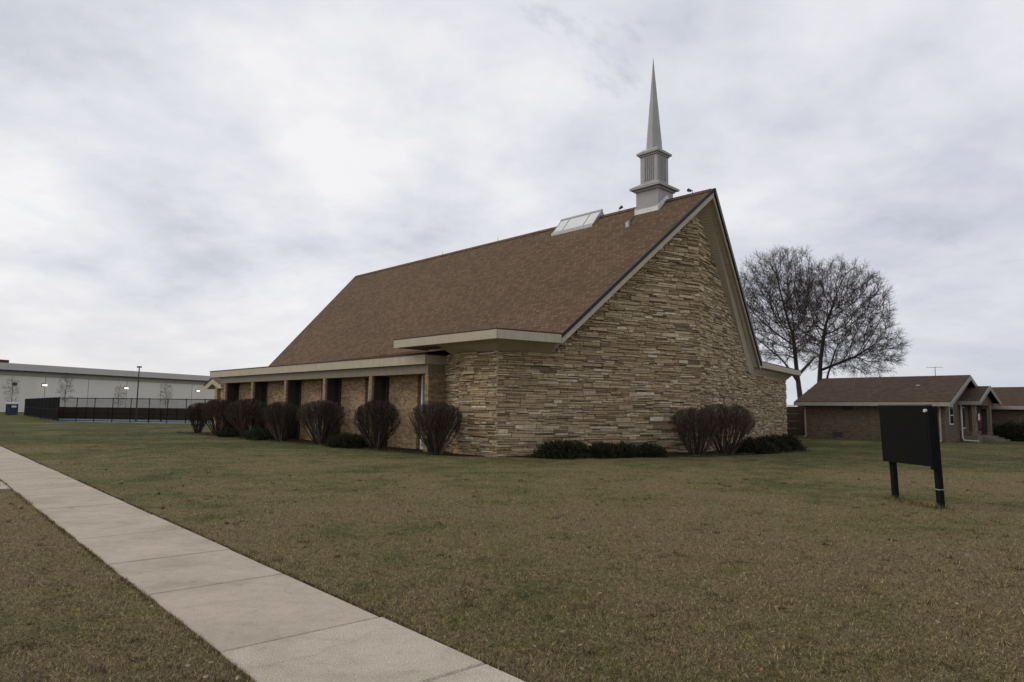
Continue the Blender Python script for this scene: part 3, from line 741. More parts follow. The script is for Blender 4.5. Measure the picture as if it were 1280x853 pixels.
def colonise(seed, trunk, env, n_attr, step, kill, infl, r_tip, twigs, thick):
    """space colonisation: limbs grow towards points spread through the crown, so the crown fills unevenly but everywhere"""
    r = np.random.default_rng(seed); P = []
    for (c, rad, share) in env:
        k = int(n_attr*share); d = r.normal(size=(k, 3)); d /= np.linalg.norm(d, axis=1)[:, None]
        P.append(np.array(c)+d*(r.random(k)**0.42)[:, None]*np.array(rad))
    A = np.concatenate(P); A = A[A[:, 2] > 2.2*step]
    nodes = []; par = []
    trunk_ix = []
    for stem in trunk:
        base = None; trunk_ix.append([len(nodes), 0])
        for a, b in zip(stem, stem[1:]):
            a, b = np.array(a, float), np.array(b, float); m = max(1, int(np.linalg.norm(b-a)/step))
            for q in range(m+(1 if b is stem[-1] else 0)):
                p = a+(b-a)*q/m+(r.normal(size=3)*0.02*step if q else 0)
                if base is None and nodes:
                    base = int(np.argmin(np.linalg.norm(np.array(nodes)-p, axis=1))); par.append(base)
                else: par.append(len(nodes)-1 if nodes else -1)
                if base is None: base = 0
                nodes.append(p)
        trunk_ix[-1][1] = len(nodes)
    near = np.zeros(len(A), int); nd = np.full(len(A), 1e9); alive = np.ones(len(A), bool); done = 0; nk = {}
    for it in range(160):
        for k in range(done, len(nodes)):
            d = np.linalg.norm(A-nodes[k], axis=1); m = d < nd; nd[m] = d[m]; near[m] = k
        done = len(nodes); alive &= nd > kill
        act = alive & (nd < infl)
        if not act.any(): break
        vec = A[act]-np.array(nodes)[near[act]]; vec /= np.linalg.norm(vec, axis=1)[:, None]
        acc = {}
        for k, v in zip(near[act], vec): acc[k] = acc.get(k, 0)+v
        cand = np.where(act)[0]
        for k, v in acc.items():
            if nk.get(k, 0) >= 3: alive[cand[near[cand] == k]] = False; continue
            nk[k] = nk.get(k, 0)+1
            L = np.linalg.norm(v)
            if L < 0.2: v = r.normal(size=3)
            d = v/np.linalg.norm(v)+r.normal(size=3)*0.10
            pd = nodes[k]-nodes[par[k]] if par[k] >= 0 else np.array([0, 0, 1.])
            d = d/np.linalg.norm(d)+0.85*pd/(np.linalg.norm(pd)+1e-6); d /= np.linalg.norm(d)
            nodes.append(nodes[k]+d*step); par.append(int(k))
    n = len(nodes); kids = [[] for _ in range(n)]
    for i, q in enumerate(par):
        if q >= 0: kids[q].append(i)
    rad = [0.0]*n
    for i in range(n-1, -1, -1):
        rad[i] = r_tip if not kids[i] else sum(rad[k]**2.25 for k in kids[i])**(1/2.25)
    rad = [min(x, thick) for x in rad]
    for i, (k, m) in enumerate(trunk_ix):   # stems keep a trunk's girth, tapering upward
        for q in range(k, m): rad[q] = max(rad[q], thick*(1.0 if i == 0 else 0.5)*(1-0.62*(q-k)/max(1, m-k)))
    tr, cr = MB(), MB(); rr = random.Random(seed)
    def rw(i): return rad[i]
    starts = [0]+[k for i in range(n) for k in sorted(kids[i], key=lambda q: -rad[q])[1:]]
    for st in starts:
        chain = [st] if par[st] < 0 else [par[st], st]; k = st
        while kids[k]:
            k = max(kids[k], key=lambda q: rad[q]); chain.append(k)
        rads = [rw(i) for i in chain]
        if par[st] >= 0: rads[0] = min(rads[0], rads[1]*1.15)
        if st == 0: rads[0] *= 1.35
        big = rads[min(1, len(rads)-1)] > thick*0.30
        (tr if big else cr).tube([nodes[i] for i in chain], rads, 9 if big else (5 if rads[0] > 0.03 else 3), 0, False)
    cen = A.mean(axis=0); cen[2] -= 0.25*(A[:, 2].max()-A[:, 2].min())
    for i in range(n):   # fine twigs
        if rad[i] < r_tip*3.2:
            pd = Vector(nodes[i]-nodes[par[i]]).normalized()
            for q in range(twigs if rad[i] < r_tip*1.8 else max(1, twigs//2)):
                ow = Vector(nodes[i]-cen); ow.normalize()
                d = (pd*0.6+ow*0.4+rand_dir(rr, 0.15)*0.85).normalized(); L = step*rr.uniform(0.8, 2.7); p = Vector(nodes[i])
                p2 = p+d*L*0.5; p3 = p2+(d+rand_dir(rr, 0.1)*0.3).normalized()*L*0.5
                cr.tube([p, p2, p3], [r_tip*0.62, r_tip*0.5, r_tip*0.3], 3, 0, False)
                for z in range(2):
                    e = (d+rand_dir(rr, 0.2)*0.7).normalized(); cr.tube([p2, p2+e*L*0.45], [r_tip*0.38, r_tip*0.2], 3, 0, False)
    return tr, cr
def tree(loc, args, label, group, name='bare_tree', rz=0):
    t = thing(name, label, 'tree', loc, rz, group); a, b = colonise(*args)
    a.build('trunk', M['bark'], t, True); b.build('crown', M['twig'], t); return t
tree((24.4, 58.0, 0), (11, [[(0, 0, -0.2), (0.1, 0, 2.5), (-0.1, 0.1, 5.0), (-0.3, 0.1, 8.0)], [(-0.05, 0, 4.2), (-1.6, -0.6, 6.0)], [(0, 0, 4.8), (1.9, 0.5, 6.6)]],
      [((-2.0, 0, 10.3), (3.7, 3.6, 4.9), 0.8), ((-0.6, 0, 12.5), (2.6, 2.6, 3.2), 0.2)], 3400, 0.36, 0.52, 3.0, 0.014, 8, 0.29),
     'large bare tree behind the church gable, trunk nearest the church wall', 'large bare trees behind the house')
tree((28.4, 63.5, 0), (23, [[(0, 0, -0.2), (0.1, 0, 3.0), (0.4, 0, 6.5), (0.9, 0, 9.5)], [(0.2, 0, 2.2), (1.1, 0.2, 5.0), (2.0, 0.4, 7.5)], [(0.3, 0, 5.5), (3.6, -0.5, 6.9)]],
      [((2.0, 0, 10.6), (5.0, 4.3, 5.3), 0.76), ((5.0, 0, 7.6), (3.0, 2.8, 2.6), 0.24)], 4200, 0.36, 0.52, 3.0, 0.014, 8, 0.27),
     'large bare tree rising behind the house roof, right of the other trunk', 'large bare trees behind the house')

# ------------------------------------------------------------------ sign
sg = thing('sign_board', 'black blank sign board on two dark posts standing in the lawn', 'sign', (7.24, 12.5, 0), math.atan2(-1.14, 0.13))
sg.rotation_euler = (R(2.2), 0, sg.rotation_euler[2]); 
mb = MB(); mb.bev_box(-0.68, 0.58, -0.045, 0.045, 0.70, 1.74, 0.008); mb.build('panel', M['black'], sg)
mb = MB(); mb.box(-0.68, 0.62, -0.055, 0.055, 1.742, 1.765); mb.build('cap_strip', M['darkgrey'], sg)
for x in (-0.58, 0.58):
    mb = MB(); mb.bev_box(x-0.055, x+0.055, 0.048, 0.135, -0.2, 1.70, 0.008); p = mb.build('post', M['black'], sg)
    if x > 0:
        mb = MB(); mb.box(x-0.057, x+0.057, 0.046, 0.138, 0.30, 0.315); mb.build('strap', M['alu'], p)
mb = MB(); mb.tube([(0.60, -0.05, 1.66), (0.60, -0.09, 1.66)], [0.03, 0.027], 10); mb.build('round_lamp', M['white'], sg)
mb = MB(); mb.bev_box(0.583, 0.64, -0.05, 0.05, 0.65, 1.74, 0.006); mb.build('side_board', M['black'], sg)

# ------------------------------------------------------------------ neighbouring house
HO = Vector((18.9, 44.3, 0)); HR = -R(45.8)
house = thing('house', 'low brown brick house with gable roof and small columned porch, behind the sign', 'house', HO, HR)
HL, HD, EZ, RZ = 7.94, 8.4, 2.32, 3.88
mb = MB(); mb.prism([(0, 0, -0.3), (0, HD, -0.3), (0, HD, EZ), (0, HD/2, RZ-0.1), (0, 0, EZ)], (HL, 0, 0)); mb.build('wall', M['house_brick'], house)
mb = MB()
for s, y0 in ((1, -0.45), (-1, HD+0.45)):
    mb.prism([(-0.4, y0, EZ-0.12), (HL+0.4, y0, EZ-0.12), (HL+0.4, HD/2, RZ), (-0.4, HD/2, RZ)], (0, 0, 0.1))
hr = mb.build('roof', M['house_roof'], house)
mb = MB()
mb.box(-0.42, HL+0.42, -0.49, -0.45, EZ-0.28, EZ-0.06); mb.box(-0.42, HL+0.42, HD+0.45, HD+0.49, EZ-0.28, EZ-0.06)
for x in (HL+0.4, -0.44):
    for y0 in (-0.49, HD+0.49): mb.prism([(x, y0, EZ-0.30), (x, HD/2, RZ-0.20), (x, HD/2, RZ+0.06), (x, y0, EZ-0.06)], (0.04, 0, 0))
mb.box(-0.4, HL+0.4, -0.45, 0.0, EZ-0.2, EZ-0.17)
mb.build('fascia', M['house_trim'], house)
for x in (0.12, HL-0.25):
    mb = MB(); mb.tube([(x, -0.46, EZ-0.22), (x, -0.1, EZ-0.4), (x, -0.08, 0.15), (x, -0.3, 0.06)], 0.05, 6); mb.build('downspout', M['house_trim'], house)
mb = MB(); mb.box(2.35, 3.0, -0.02, 0.03, EZ-0.55, EZ-0.22); v = mb.build('wall_vent', M['darkgrey'], house)
mb = MB(); mb.box(1.75, 2.35, -0.02, 0.03, 0.12, 0.42); mb.build('foundation_vent', M['darkgrey'], house)
mb = MB(); mb.box(HL-0.02, HL+0.03, 0.75, 1.55, 1.0, 2.1); w = mb.build('window', M['white'], house)
mb = MB(); mb.box(HL+0.031, HL+0.04, 0.82, 1.48, 1.07, 1.52); mb.box(HL+0.031, HL+0.04, 0.82, 1.48, 1.57, 2.03); mb.build('pane', M['glass'], w)
mb = MB(); mb.tube([(6.0, 2.4, 3.0), (6.0, 2.4, 3.3)], 0.06, 8); mb.tube([(6.0, 2.4, 3.3), (6.0, 2.4, 3.36)], [0.11, 0.1], 8); mb.build('roof_vent', M['alu'], hr)
mb = MB(); mb.tube([(6.5, HD/2, RZ), (6.5, HD/2, RZ+0.65)], 0.018, 5)
for k, l in ((0, 0.42), (1, 0.4)): mb.tube([(6.5-l, HD/2-l*0.3, RZ+0.62-0.0*k), (6.5+l, HD/2+l*0.3, RZ+0.62)], 0.012, 4)
for k in range(5): mb.tube([(6.1+k*0.18-0.05, HD/2-0.28+k*0.06+0.12, RZ+0.62), (6.1+k*0.18+0.05, HD/2-0.28+k*0.06-0.12, RZ+0.62)], 0.01, 4)
mb.build('antenna', M['darkgrey'], hr)
# porch on the gable end
px0, px1, pya, pyb = HL, HL+0.85, 3.0, 8.0; pm = (pya+pyb)/2
porch = MB()
porch.box(px0, px1, pya, pyb, -0.1, 0.34); pf = porch.build('porch', M['concrete_grey'], house)
mb = MB(); mb.box(px0+0.02, px1-0.2, pya+0.03, pya+0.18, 0.34, 0.62); mb.box(px1-0.18, px1-0.02, pya+0.03, pya+1.1, 0.34, 0.62); mb.build('knee_wall', M['house_brick'], pf)
for y in (pya+0.14, pyb-1.1):
    mb = MB(); mb.bev_box(px1-0.25, px1-0.02, y-0.12, y+0.12, 0.34, EZ-0.1, 0.02); mb.box(px1-0.28, px1+0.01, y-0.15, y+0.15, 0.35, 0.5); mb.build('column', M['frieze'], pf)
mb = MB()
pz = EZ-0.02; pr = 3.25
for y0 in (pya-0.25, pyb+0.25):
    mb.prism([(px0-3.5, y0, pz), (px1+0.25, y0, pz), (px1+0.25, pm, pr), (px0-3.5, pm, pr)], (0, 0, 0.09))
mb.build('porch_roof', M['house_roof'], pf)
mb = MB(); mb.box(px0+0.03, px1+0.25, pya-0.29, pya-0.25, pz-0.14, pz+0.07)
for y0 in (pya-0.29, pyb+0.29): mb.prism([(px1+0.25, y0, pz-0.16), (px1+0.25, pm, pr-0.16), (px1+0.25, pm, pr+0.11), (px1+0.25, y0, pz+0.07)], (0.04, 0, 0))
mb.build('porch_fascia', M['house_trim'], pf)
mb = MB(); mb.prism([(px1-0.1, pya, pz-0.15), (px1-0.1, pyb, pz-0.15), (px1-0.1, pm, pr-0.1)], (0.06, 0, 0)); mb.build('porch_gable', M['house_brick'], pf)
mb = MB(); mb.box(px0-0.01, px0+0.04, pya+0.45, pya+1.2, 0.75, 2.05); mb.build('porch_window', M['white'], pf)
mb = MB(); mb.box(px0+0.041, px0+0.05, pya+0.52, pya+1.13, 0.82, 1.98); mb.build('porch_pane', M['glass'], pf)
mb = MB(); mb.box(px0-0.01, px0+0.05, pya+2.1, pya+3.0, 0.36, 2.2); mb.build('door', M['darkgrey'], pf)
for k in range(3):
    mb = MB(); mb.box(px1+k*0.3, px1+0.3+k*0.3, pya+1.2, pyb-0.6, -0.1, 0.30-k*0.1); mb.build('step', M['concrete_grey'], pf)
mb = MB(); mb.tube([(px0+0.12, pya-0.2, pz-0.1), (px0+0.12, pya-0.06, pz-0.3), (px0+0.12, pya-0.06, 0.22), (px0+0.2, pya-0.15, 0.08), (px1+0.1, pya-0.25, 0.06)], 0.045, 6); mb.build('downspout', M['white'], house)
# rear wing of the house
mb = MB(); wy = 9.0; wz = 2.18; wr = 3.42
mb.prism([(0.5, wy, -0.3), (0.5, wy+8, -0.3), (0.5, wy+8, wz), (0.5, wy+4, wr-0.1), (0.5, wy, wz)], (24, 0, 0)); mb.build('wing_wall', M['house_brick'], house)
mb = MB()
for y0 in (wy-0.45, wy+8.45): mb.prism([(0.2, y0, wz-0.1), (24.8, y0, wz-0.1), (24.8, wy+4, wr), (0.2, wy+4, wr)], (0, 0, 0.09))
mb.build('wing_roof', M['house_roof'], house)
mb = MB(); mb.box(0.2, 24.8, wy-0.49, wy-0.45, wz-0.24, wz-0.02); mb.build('wing_fascia', M['house_trim'], house)
for x in (11.5, 15.0):
    mb = MB(); mb.box(x, x+1.4, wy-0.03, wy+0.02, 0.9, 1.95); w = mb.build('window', M['white'], house)
    mb = MB(); mb.box(x+0.07, x+1.33, wy-0.04, wy-0.031, 0.97, 1.88); mb.build('pane', M['glass'], w)
def hw(x, y, z=0):
    return HO+Vector((math.cos(HR)*x-math.sin(HR)*y, math.sin(HR)*x+math.cos(HR)*y, z))
fl = thing('porch_banner', 'small red and white banner hanging by the house porch column', 'banner', hw(px1+0.08, pya+0.12, 1.25), HR)
mb = MB(); mb.prism([(0, -0.12, 0), (0, -0.12, 0.36), (0, 0.2, 0.42), (0, 0.22, 0.08)], (0.02, 0, 0)); mb.build('white_cloth', M['white'], fl)
mb = MB(); mb.prism([(0.01, 0.225, -0.12), (0.01, 0.225, 0.36), (0.01, 0.5, 0.3), (0.01, 0.48, -0.08)], (0.02, 0, 0)); mb.build('red_cloth', M['red'], fl)
for i, (x, lab) in enumerate(((9.75, 'dark clipped hedge right of the house porch steps'), (11.9, 'farther dark hedge clump beside the porch hedge at the right frame edge'), (14.1, 'outermost dark hedge clump before the house wing'))):
    v, f = leaf_clump(9000, 1.25, 0.8, 1.15, 40+i, 0.06)
    t = thing('house_hedge', lab, 'hedge', hw(x, wy-1.4), HR, 'hedges at the house wing'); fast_mesh('foliage', v, f, M['yew'], t)
    mb = MB()
    for k in range(6): mb.tube([(k*0.3-0.75, 0, -0.05), (k*0.32-0.8, 0.05, 0.8)], [0.025, 0.008], 4)
    mb.build('stem', M['bark'], t)
# board fence between church and house
bf = thing('wooden_fence', 'brown board fence in the gap between church and house', 'fence', (18.5, 47.0, 0), R(8))
mb = MB()
for k in range(4): mb.box(-3.5, 2.0, 0, 0.03, 0.02+k*0.5, 0.02+k*0.5+0.485)
mb.build('boards', M['wood'], bf)
for x in (-3.5, -1.7, 0.1, 1.9): mb = MB(); mb.box(x, x+0.1, 0.032, 0.13, -0.1, 2.06); mb.build('post', M['wood'], bf)
mb = MB(); mb.box(-3.55, 2.05, -0.02, 0.14, 2.062, 2.10); mb.build('top_rail', M['wood'], bf)
mt = MB(); mt.tube([(0, 0, -0.1), (0, 0, 3.3)], 0.03, 6)
tag(mt.build('thin_mast', M['darkgrey']), 'thin grey pipe mast behind the left end of the house roof', 'mast').location = (21.9, 50.5, 0)

# ------------------------------------------------------------------ warehouse
WA = Vector((-92.7, 123.55, 0)); wd = Vector((17.5, 46.6, 0)); wl = wd.length; wang = math.atan2(wd.y, wd.x)
wh = thing('warehouse', 'long pale grey warehouse with overhanging flat roof edge and wall lamps', 'warehouse', WA, wang)
mb = MB(); mb.box(-14, 110, 0.6, 60, -0.5, 8.6); mb.build('wall', M['wh_wall'], wh)
mb = MB(); mb.box(-14.5, 110.5, -0.3, 60.3, 7.72, 8.95); fsc = mb.build('roof_fascia', M['wh_fascia'], wh)
mb = MB(); mb.box(-14.55, 110.55, -0.36, 60.4, 7.63, 7.72); mb.build('drip_edge', M['darkgrey'], wh)
mb = MB(); mb.box(-14.2, 110.2, 0.45, 0.6, 6.75, 7.55); mb.build('eave_shade_band', M['wh_shade_joint'], wh)  # olive strip painted as the shade below the roof overhang
mb = MB(); mb.box(-14.0, 1.5, -0.1, 6, 8.951, 9.5); mb.build('roof_unit', M['rust'], wh)
for x, lit in ((3.2, False), (8.6, True), (26.5, True), (46.5, True)):
    mb = MB(); mb.box(x-0.3, x+0.3, 0.25, 0.6, 5.0, 5.45); l = mb.build('wall_lamp', M['darkgrey'], wh)
    if lit: mb = MB(); mb.box(x-0.4, x+0.4, 0.0, 0.24, 5.0, 5.3); mb.build('lamp_lens', M['lit'], l)
for k in range(1, 12):
    mb = MB(); mb.box(k*9-0.06, k*9+0.06, 0.57, 0.6, -0.5, 6.75); mb.build('panel_joint', M['wh_shade_joint'], wh)

# small bare trees before the warehouse
tp = None
for i, (x, y, h, lab) in enumerate(((-79.5, 109, 1.0, 'leftmost young bare tree before the warehouse, above the blue cabinet'), (-73.5, 113, 1.12, 'young bare tree before the warehouse, above the dark screened fence corner'), (-65, 113.5, 0.85, 'young bare tree before the warehouse, left of the light pole'), (-59.5, 118, 0.95, 'young bare tree before the warehouse, right of the light pole'))):
    if tp is None:
        tp = tree((x, y, 0), (301, [[(0, 0, -0.1), (0.05, 0, 1.2), (0, 0.1, 2.6), (0.1, 0, 4.2)]], [((0, 0, 3.7), (1.0, 1.0, 2.3), 1.0)], 260, 0.22, 0.30, 2.0, 0.007, 4, 0.05), lab, 'young bare trees before the warehouse', 'young_tree')
    else: dup(tp, (x, y, 0), i*1.7, (h, h, h), lab)

# ------------------------------------------------------------------ court and its fence
q0 = Vector((-41.5, 63.0, 0)); q1 = Vector((-22.0, 60.5, 0)); q2 = Vector((-65.2, 92.0, 0)); q3 = q2+(q1-q0)*1.2
mb = MB(); mb.add([tuple(p+Vector((0, 0, 0.006))) for p in (q0, q1, q1.lerp(q3, 0.42), q0.lerp(q2, 0.42))], [(0, 1, 2, 3)]); struct(mb.build('court_surface', M['court']))
def fence(name, a, b, h, n, label, screened, group):
    d = b-a; L = d.length; f = thing(name, label, 'fence', a, math.atan2(d.y, d.x), group)
    mb = MB(); mb.box(0, L, -0.005, 0.005, 0.05, h); mb.build('mesh', M['brown_screen'] if screened == 'brown' else M['screen'] if screened else M['chain'], f)
    mb = MB(); mb.tube([(0, 0, h), (L, 0, h)], 0.035, 6); mb.build('top_rail', M['black'], f)
    mb = MB(); mb.tube([(0, 0, h*0.5), (L, 0, h*0.5)], 0.025, 6); mb.tube([(0, 0, 0.12), (L, 0, 0.12)], 0.025, 6); mb.build('mid_rail', M['black'], f)
    for k in range(n+1):
        mb = MB(); mb.tube([(L*k/n, 0, -0.1), (L*k/n, 0, h+0.06)], 0.035, 6); mb.build('post', M['black'], f)
    return f
fence('court_fence', q0, q1, 2.15, 11, 'black chain link fence along the near side of the blue court', False, None)
fence('court_fence', q2, q0, 2.2, 10, 'dark screened fence side running back from the court corner', True, None)
fence('court_fence', q0.lerp(q2, 0.42), q1.lerp(q3, 0.42), 1.25, 8, 'low brown screened fence behind the blue court', 'brown', None)
for p, lab in ((q0.lerp(q2, 0.18)+Vector((9.8, 0, 0)), 'left of two short dark posts on the blue court'), (q0.lerp(q2, 0.18)+Vector((11.0, 0, 0)), 'right of two short dark posts on the blue court')):
    mb = MB(); mb.tube([(0, 0, -0.05), (0, 0, 1.1), (0, 0, 1.14)], [0.07, 0.07, 0.05], 8); o = tag(mb.build('court_post', M['black']), lab, 'post', 'short posts on the court'); o.location = p
lp = thing('light_pole', 'tall thin dark light pole standing behind the chain link fence', 'lamp', (-36.4, 66.7, 0), 0)
mb = MB(); mb.tube([(0, 0, -0.1), (0, 0, 0.3), (0, 0, 5.25)], [0.09, 0.07, 0.055], 8); mb.build('pole', M['darkgrey'], lp)
mb = MB(); mb.bev_box(-0.2, 0.2, -0.13, 0.13, 5.22, 5.36, 0.03); mb.build('lamp_head', M['darkgrey'], lp)
cb = thing('utility_cabinet', 'dark blue box-shaped cabinet with a white lid near the screened fence', 'cabinet', (-69.3, 95.3, 0), R(36))
mb = MB(); mb.bev_box(-0.7, 0.7, -0.55, 0.55, 0, 1.5, 0.04); mb.build('body', M['blue'], cb)
mb = MB(); mb.bev_box(-0.8, 0.8, -0.65, 0.65, 1.502, 1.75, 0.08); mb.build('lid', M['white'], cb)
mb = MB(); mb.box(-0.05, 0.5, -0.57, -0.551, 1.05, 1.3); mb.build('label_plate', M['white'], cb)
cb2 = thing('green_cabinet', 'dark green utility box between the blue cabinet and the screened fence', 'cabinet', (-68.2, 97.5, 0), R(36))
mb = MB(); mb.bev_box(-0.75, 0.75, -0.5, 0.5, 0, 1.95, 0.05); mb.build('body', M['green'], cb2)
mb = MB(); mb.bev_box(-0.8, 0.8, -0.55, 0.55, 1.952, 2.1, 0.04); mb.build('lid', M['green'], cb2)
mb = MB(); mb.tube([(0, 0, -0.1), (0, 0, 0.9), (0, 0, 0.95)], [0.08, 0.08, 0.05], 8); o = tag(mb.build('bollard', M['rust']), 'rusty brown post in front of the blue cabinet', 'post'); o.location = (-66.2, 90.5, 0)

# ------------------------------------------------------------------ grass blades, thatch and leaf litter
def grass(n, seed):
    r = np.random.default_rng(seed)
    k = 0.7; a0, a1 = 2.6, 48.0; u = r.random(n)
    rad = (a0**-k+(a1**-k-a0**-k)*u)**(-1/k)
    th = r.uniform(R(-62), R(60), n)
    x, y = rad*np.sin(th), rad*np.cos(th)
    # keep off walk, building and beds
    nn = x*WN.x+y*WN.y; ss = x*WD.x+y*WD.y
    keep = ~((nn > W0-0.012) & (nn < W1+0.015))
    keep &= ~((nn < W0+0.1) & (nn > W0-5.3) & (ss > 15.9) & (ss < 17.5))
    lx = (x-CH.x)*EX.x+(y-CH.y)*EX.y; ly = (x-CH.x)*EY.x+(y-CH.y)*EY.y
    front = np.where(lx < 8.5, -lx*0.318-0.25, -2.7+(lx-8.5)*0.236-0.25)
    keep &= ~((lx > -0.3) & (ly > front))
    keep &= ~((lx > 5.2) & (lx < 14) & (ly > -4.6)); keep &= ~((lx > -1.6) & (ly > 1.8))
    x, y, rad = x[keep], y[keep], rad[keep]; n = len(x)
    L = r.uniform(0.014, 0.042, n)*(1+0.006*rad); W = r.uniform(0.0011, 0.0024, n)*(0.7+rad/7.5)
    az = r.uniform(0, 2*np.pi, n); tilt = np.arccos(np.clip(r.uniform(0.05, 0.9, n), 0, 1))
    dx, dy, dz = np.sin(tilt)*np.cos(az), np.sin(tilt)*np.sin(az), np.cos(tilt)
    sx, sy = -np.sin(az), np.cos(az)
    z0 = r.uniform(-0.002, 0.012, n)
    b = np.stack([x, y, z0], 1); s = np.stack([sx*W, sy*W, np.zeros(n)], 1); t = np.stack([dx*L, dy*L, dz*L], 1)
    v = np.stack([b-s, b+s, b+t], 1).reshape(-1, 3)
    return v, np.arange(n*3).reshape(-1, 3)
v, f = grass(850000, 5)
def tufts(spec, seed):
    """longer uncut grass where the mower does not reach: walk edges, sign posts, bed edges"""
    r = np.random.default_rng(seed); P = []
    for (a, b, wdt, n, hmax) in spec:
        t = r.random(n)**1.0; c = np.array(a)+(np.array(b)-np.array(a))*t[:, None]
        # break the line into ragged clumps
        keep = np.sin(t*37+seed)+np.sin(t*91)+r.normal(size=n)*0.8 > -0.3
        c = c[keep]; m = len(c); c = c+r.normal(size=(m, 2))*wdt; P.append((c, np.full(m, hmax)))
    c = np.concatenate([p for p, _ in P]); h = np.concatenate([q for _, q in P]); n = len(c)
    L = h*r.uniform(0.4, 1.0, n); W = r.uniform(0.0012, 0.0028, n)*(1+np.hypot(c[:, 0], c[:, 1])/12)
    az = r.uniform(0, 2*np.pi, n); ti = r.uniform(0.1, 1.1, n)
    b = np.stack([c[:, 0], c[:, 1], np.zeros(n)], 1); s_ = np.stack([-np.sin(az)*W, np.cos(az)*W, np.zeros(n)], 1)
    t_ = np.stack([np.sin(ti)*np.cos(az)*L, np.sin(ti)*np.sin(az)*L, np.cos(ti)*L], 1)
    v = np.stack([b-s_, b+s_, b+t_], 1).reshape(-1, 3)
    return v, np.arange(n*3).reshape(-1, 3)
def w2(s_, n_): p = wp(s_, n_, 0); return (p.x, p.y)
def c2(x_, y_): p = cw(x_, y_); return (p.x, p.y)
sp = [(w2(2, W1+0.02), w2(12, W1+0.02), 0.014, 9000, 0.055), (w2(12, W1+0.02), w2(40, W1+0.02), 0.02, 6000, 0.06),
      (w2(2, W0-0.02), w2(12, W0-0.02), 0.012, 6500, 0.042), (w2(12, W0-0.02), w2(30, W0-0.02), 0.02, 3500, 0.06),
      ((7.18, 13.06), (7.19, 13.10), 0.09, 500, 0.12), ((7.31, 11.90), (7.32, 11.95), 0.09, 500, 0.12), ((7.2, 13.0), (7.3, 12.0), 0.13, 1500, 0.07),
      (c2(-1.25, 1.9), c2(-1.5, 26), 0.06, 4000, 0.11), (c2(1.0, -1.4), c2(5.2, -3.75), 0.05, 2500, 0.10), (c2(5.2, -3.75), c2(13.2, -5.0), 0.06, 3500, 0.10)]
cr_ = random.Random(77)   # scattered taller clumps in the mown lawn
for k in range(420):
    q = 3.6*(22/3.6)**cr_.random(); a = cr_.uniform(-0.95, 0.95); x_, y_ = q*math.sin(a), q*math.cos(a); n_ = x_*WN.x+y_*WN.y
    if W0-0.1 < n_ < W1+0.1 or (cw(0, 0)-Vector((x_, y_, 0))).length < 4 or y_ > 17: continue
    b_ = cr_.uniform(0.01, 0.12); e_ = cr_.uniform(0, 6.28)
    sp.append(((x_, y_), (x_+b_*math.cos(e_), y_+b_*math.sin(e_)), cr_.uniform(0.012, 0.04), cr_.randint(30, 110), cr_.uniform(0.045, 0.075)))
tv, tf = tufts(sp, 3); f = np.concatenate([f, tf+len(v)]); v = np.concatenate([v, tv])
o = fast_mesh('grass', v, f, M['blade']); o['kind'] = 'stuff'; o['label'] = 'short brown and green dormant lawn grass'; o['category'] = 'grass'
def litter(n, seed):
    r = np.random.default_rng(seed)
    u = r.random(n); rad = 3.2*(25/3.2)**u; th = r.uniform(R(-60), R(60), n)
    x, y = rad*np.sin(th), rad*np.cos(th); c = np.stack([x, y, r.uniform(0.03, 0.05, n)], 1)
    lx = (x-CH.x)*EX.x+(y-CH.y)*EX.y; ly = (x-CH.x)*EY.x+(y-CH.y)*EY.y
    keep = ~((lx > -1.5) & (ly > -4.5)); nn = x*WN.x+y*WN.y; keep &= ~((nn > W0-0.05) & (nn < W1+0.05))
    c = c[keep]; n = len(c); a = r.uniform(0, 6.28, n); s = r.uniform(0.008, 0.022, n)
    p = np.stack([np.cos(a)*s, np.sin(a)*s, r.uniform(-0.008, 0.008, n)], 1); q = np.stack([-np.sin(a)*s*0.6, np.cos(a)*s*0.6, r.uniform(-0.008, 0.008, n)], 1)
    v = np.stack([c-p, c-q, c+p, c+q], 1).reshape(-1, 3); i = np.arange(n)*4
    f = np.concatenate([np.stack([i, i+1, i+2], 1), np.stack([i, i+2, i+3], 1)])
    return v, f
v, f = litter(2600, 9)
M['leaf'] = island_mat('dead_leaf', [(0, (0.07, 0.04, 0.025)), (0.6, (0.20, 0.13, 0.075)), (0.9, (0.34, 0.27, 0.19)), (1, (0.32, 0.12, 0.05))])[0]
o = fast_mesh('leaf_litter', v, f, M['leaf']); o['kind'] = 'stuff'; o['label'] = 'scattered dead leaf bits in the lawn'; o['category'] = 'leaves'

# ------------------------------------------------------------------ sky and light
SUN_AZ, SUN_EL = R(-75), R(32)     # azimuth from +Y towards +X
w = bpy.data.worlds.new('World'); scn.world = w; w.use_nodes = True
nt = w.node_tree; nt.nodes.clear()
out = nt.nodes.new('ShaderNodeOutputWorld'); bg = nt.nodes.new('ShaderNodeBackground'); bg.inputs[1].default_value = 0.1
lk(nt, bg.outputs[0], out.inputs[0])
sky = nt.nodes.new('ShaderNodeTexSky'); sky.sky_type = 'NISHITA'; sky.sun_disc = False
sky.sun_elevation = SUN_EL; sky.sun_rotation = SUN_AZ; sky.air_density = 1.0; sky.dust_density = 2.0
tc = nt.nodes.new('ShaderNodeTexCoord'); dirv = tc.outputs['Generated']
sp = nt.nodes.new('ShaderNodeSeparateXYZ'); lk(nt, dirv, sp.inputs[0])
zz = math_(nt, 'MAXIMUM', sp.outputs[2], 0.0)
den = math_(nt, 'ADD', zz, 0.30)
cbx = nt.nodes.new('ShaderNodeCombineXYZ')
lk(nt, math_(nt, 'DIVIDE', sp.outputs[0], den), cbx.inputs[0]); lk(nt, math_(nt, 'DIVIDE', sp.outputs[1], den), cbx.inputs[1])
cbx.inputs[2].default_value = 4.3
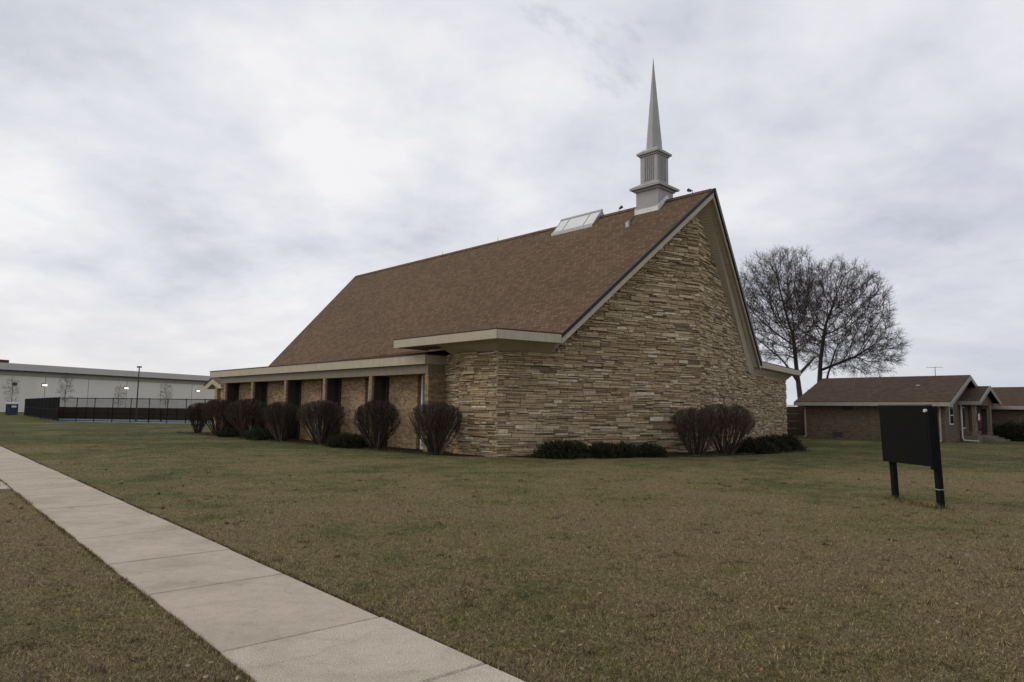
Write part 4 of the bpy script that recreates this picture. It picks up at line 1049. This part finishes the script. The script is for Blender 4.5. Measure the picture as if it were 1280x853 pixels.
cv = cbx.outputs[0]
n1 = noise(nt, cv, 1.7, 6, 0.5, 0.15); n2 = noise(nt, cv, 5.0, 6, 0.6, 0.1)
cf = math_(nt, 'ADD', math_(nt, 'MULTIPLY', n1, 0.70), math_(nt, 'MULTIPLY', n2, 0.30))
# cloud deck: grey-lilac thick parts to bright thin parts
cloud = ramp(nt, cf, [(0.36, (0.59, 0.615, 0.69)), (0.44, (0.70, 0.718, 0.785)), (0.52, (0.80, 0.803, 0.85)), (0.60, (0.89, 0.89, 0.91))])
# the deck is thinner (brighter) towards the hidden sun on the left, thicker and bluer to the right
side_ = math_(nt, 'MULTIPLY_ADD', sp.outputs[0], 0.75, 0.5, clamp=True)
tint = ramp(nt, side_, [(0.0, (1.02, 1.02, 1.01)), (0.5, (1.0, 1.0, 1.0)), (1.0, (0.86, 0.87, 0.91))])
cloud = mixc(nt, 1.0, cloud, tint, 'MULTIPLY')
# even pale band low over the horizon
hz = ramp(nt, zz, [(0.0, (1, 1, 1)), (0.16, (0, 0, 0))])
hcol = ramp(nt, side_, [(0.0, (0.87, 0.84, 0.80)), (0.45, (0.82, 0.82, 0.825)), (1.0, (0.52, 0.56, 0.64))])
cloud = mixc(nt, math_(nt, 'MULTIPLY', hz, 0.75), cloud, hcol)
sc = nt.nodes.new('ShaderNodeVectorMath'); sc.operation = 'SCALE'; lk(nt, cloud, sc.inputs[0]); sc.inputs['Scale'].default_value = 10.0
# a few thin gaps where blue sky shows faintly
gap = ramp(nt, noise(nt, cv, 2.1, 6, 0.6, 0.5), [(0.66, (0, 0, 0)), (0.78, (0.5, 0.5, 0.5))])
lk(nt, mixc(nt, gap, sc.outputs[0], sky.outputs[0]), bg.inputs[0])

sd = bpy.data.lights.new('sun', 'SUN'); sd.energy = 1.0; sd.angle = R(22); sd.color = (1.0, 0.90, 0.76)
so = bpy.data.objects.new('sun', sd); col.objects.link(so)
dv = Vector((math.sin(SUN_AZ)*math.cos(SUN_EL), math.cos(SUN_AZ)*math.cos(SUN_EL), math.sin(SUN_EL)))
so.rotation_euler = dv.to_track_quat('Z', 'Y').to_euler(); so.location = (0, 0, 60)

vs = scn.view_settings; vs.view_transform = 'Standard'; vs.look = 'None'; vs.exposure = 0; vs.gamma = 1
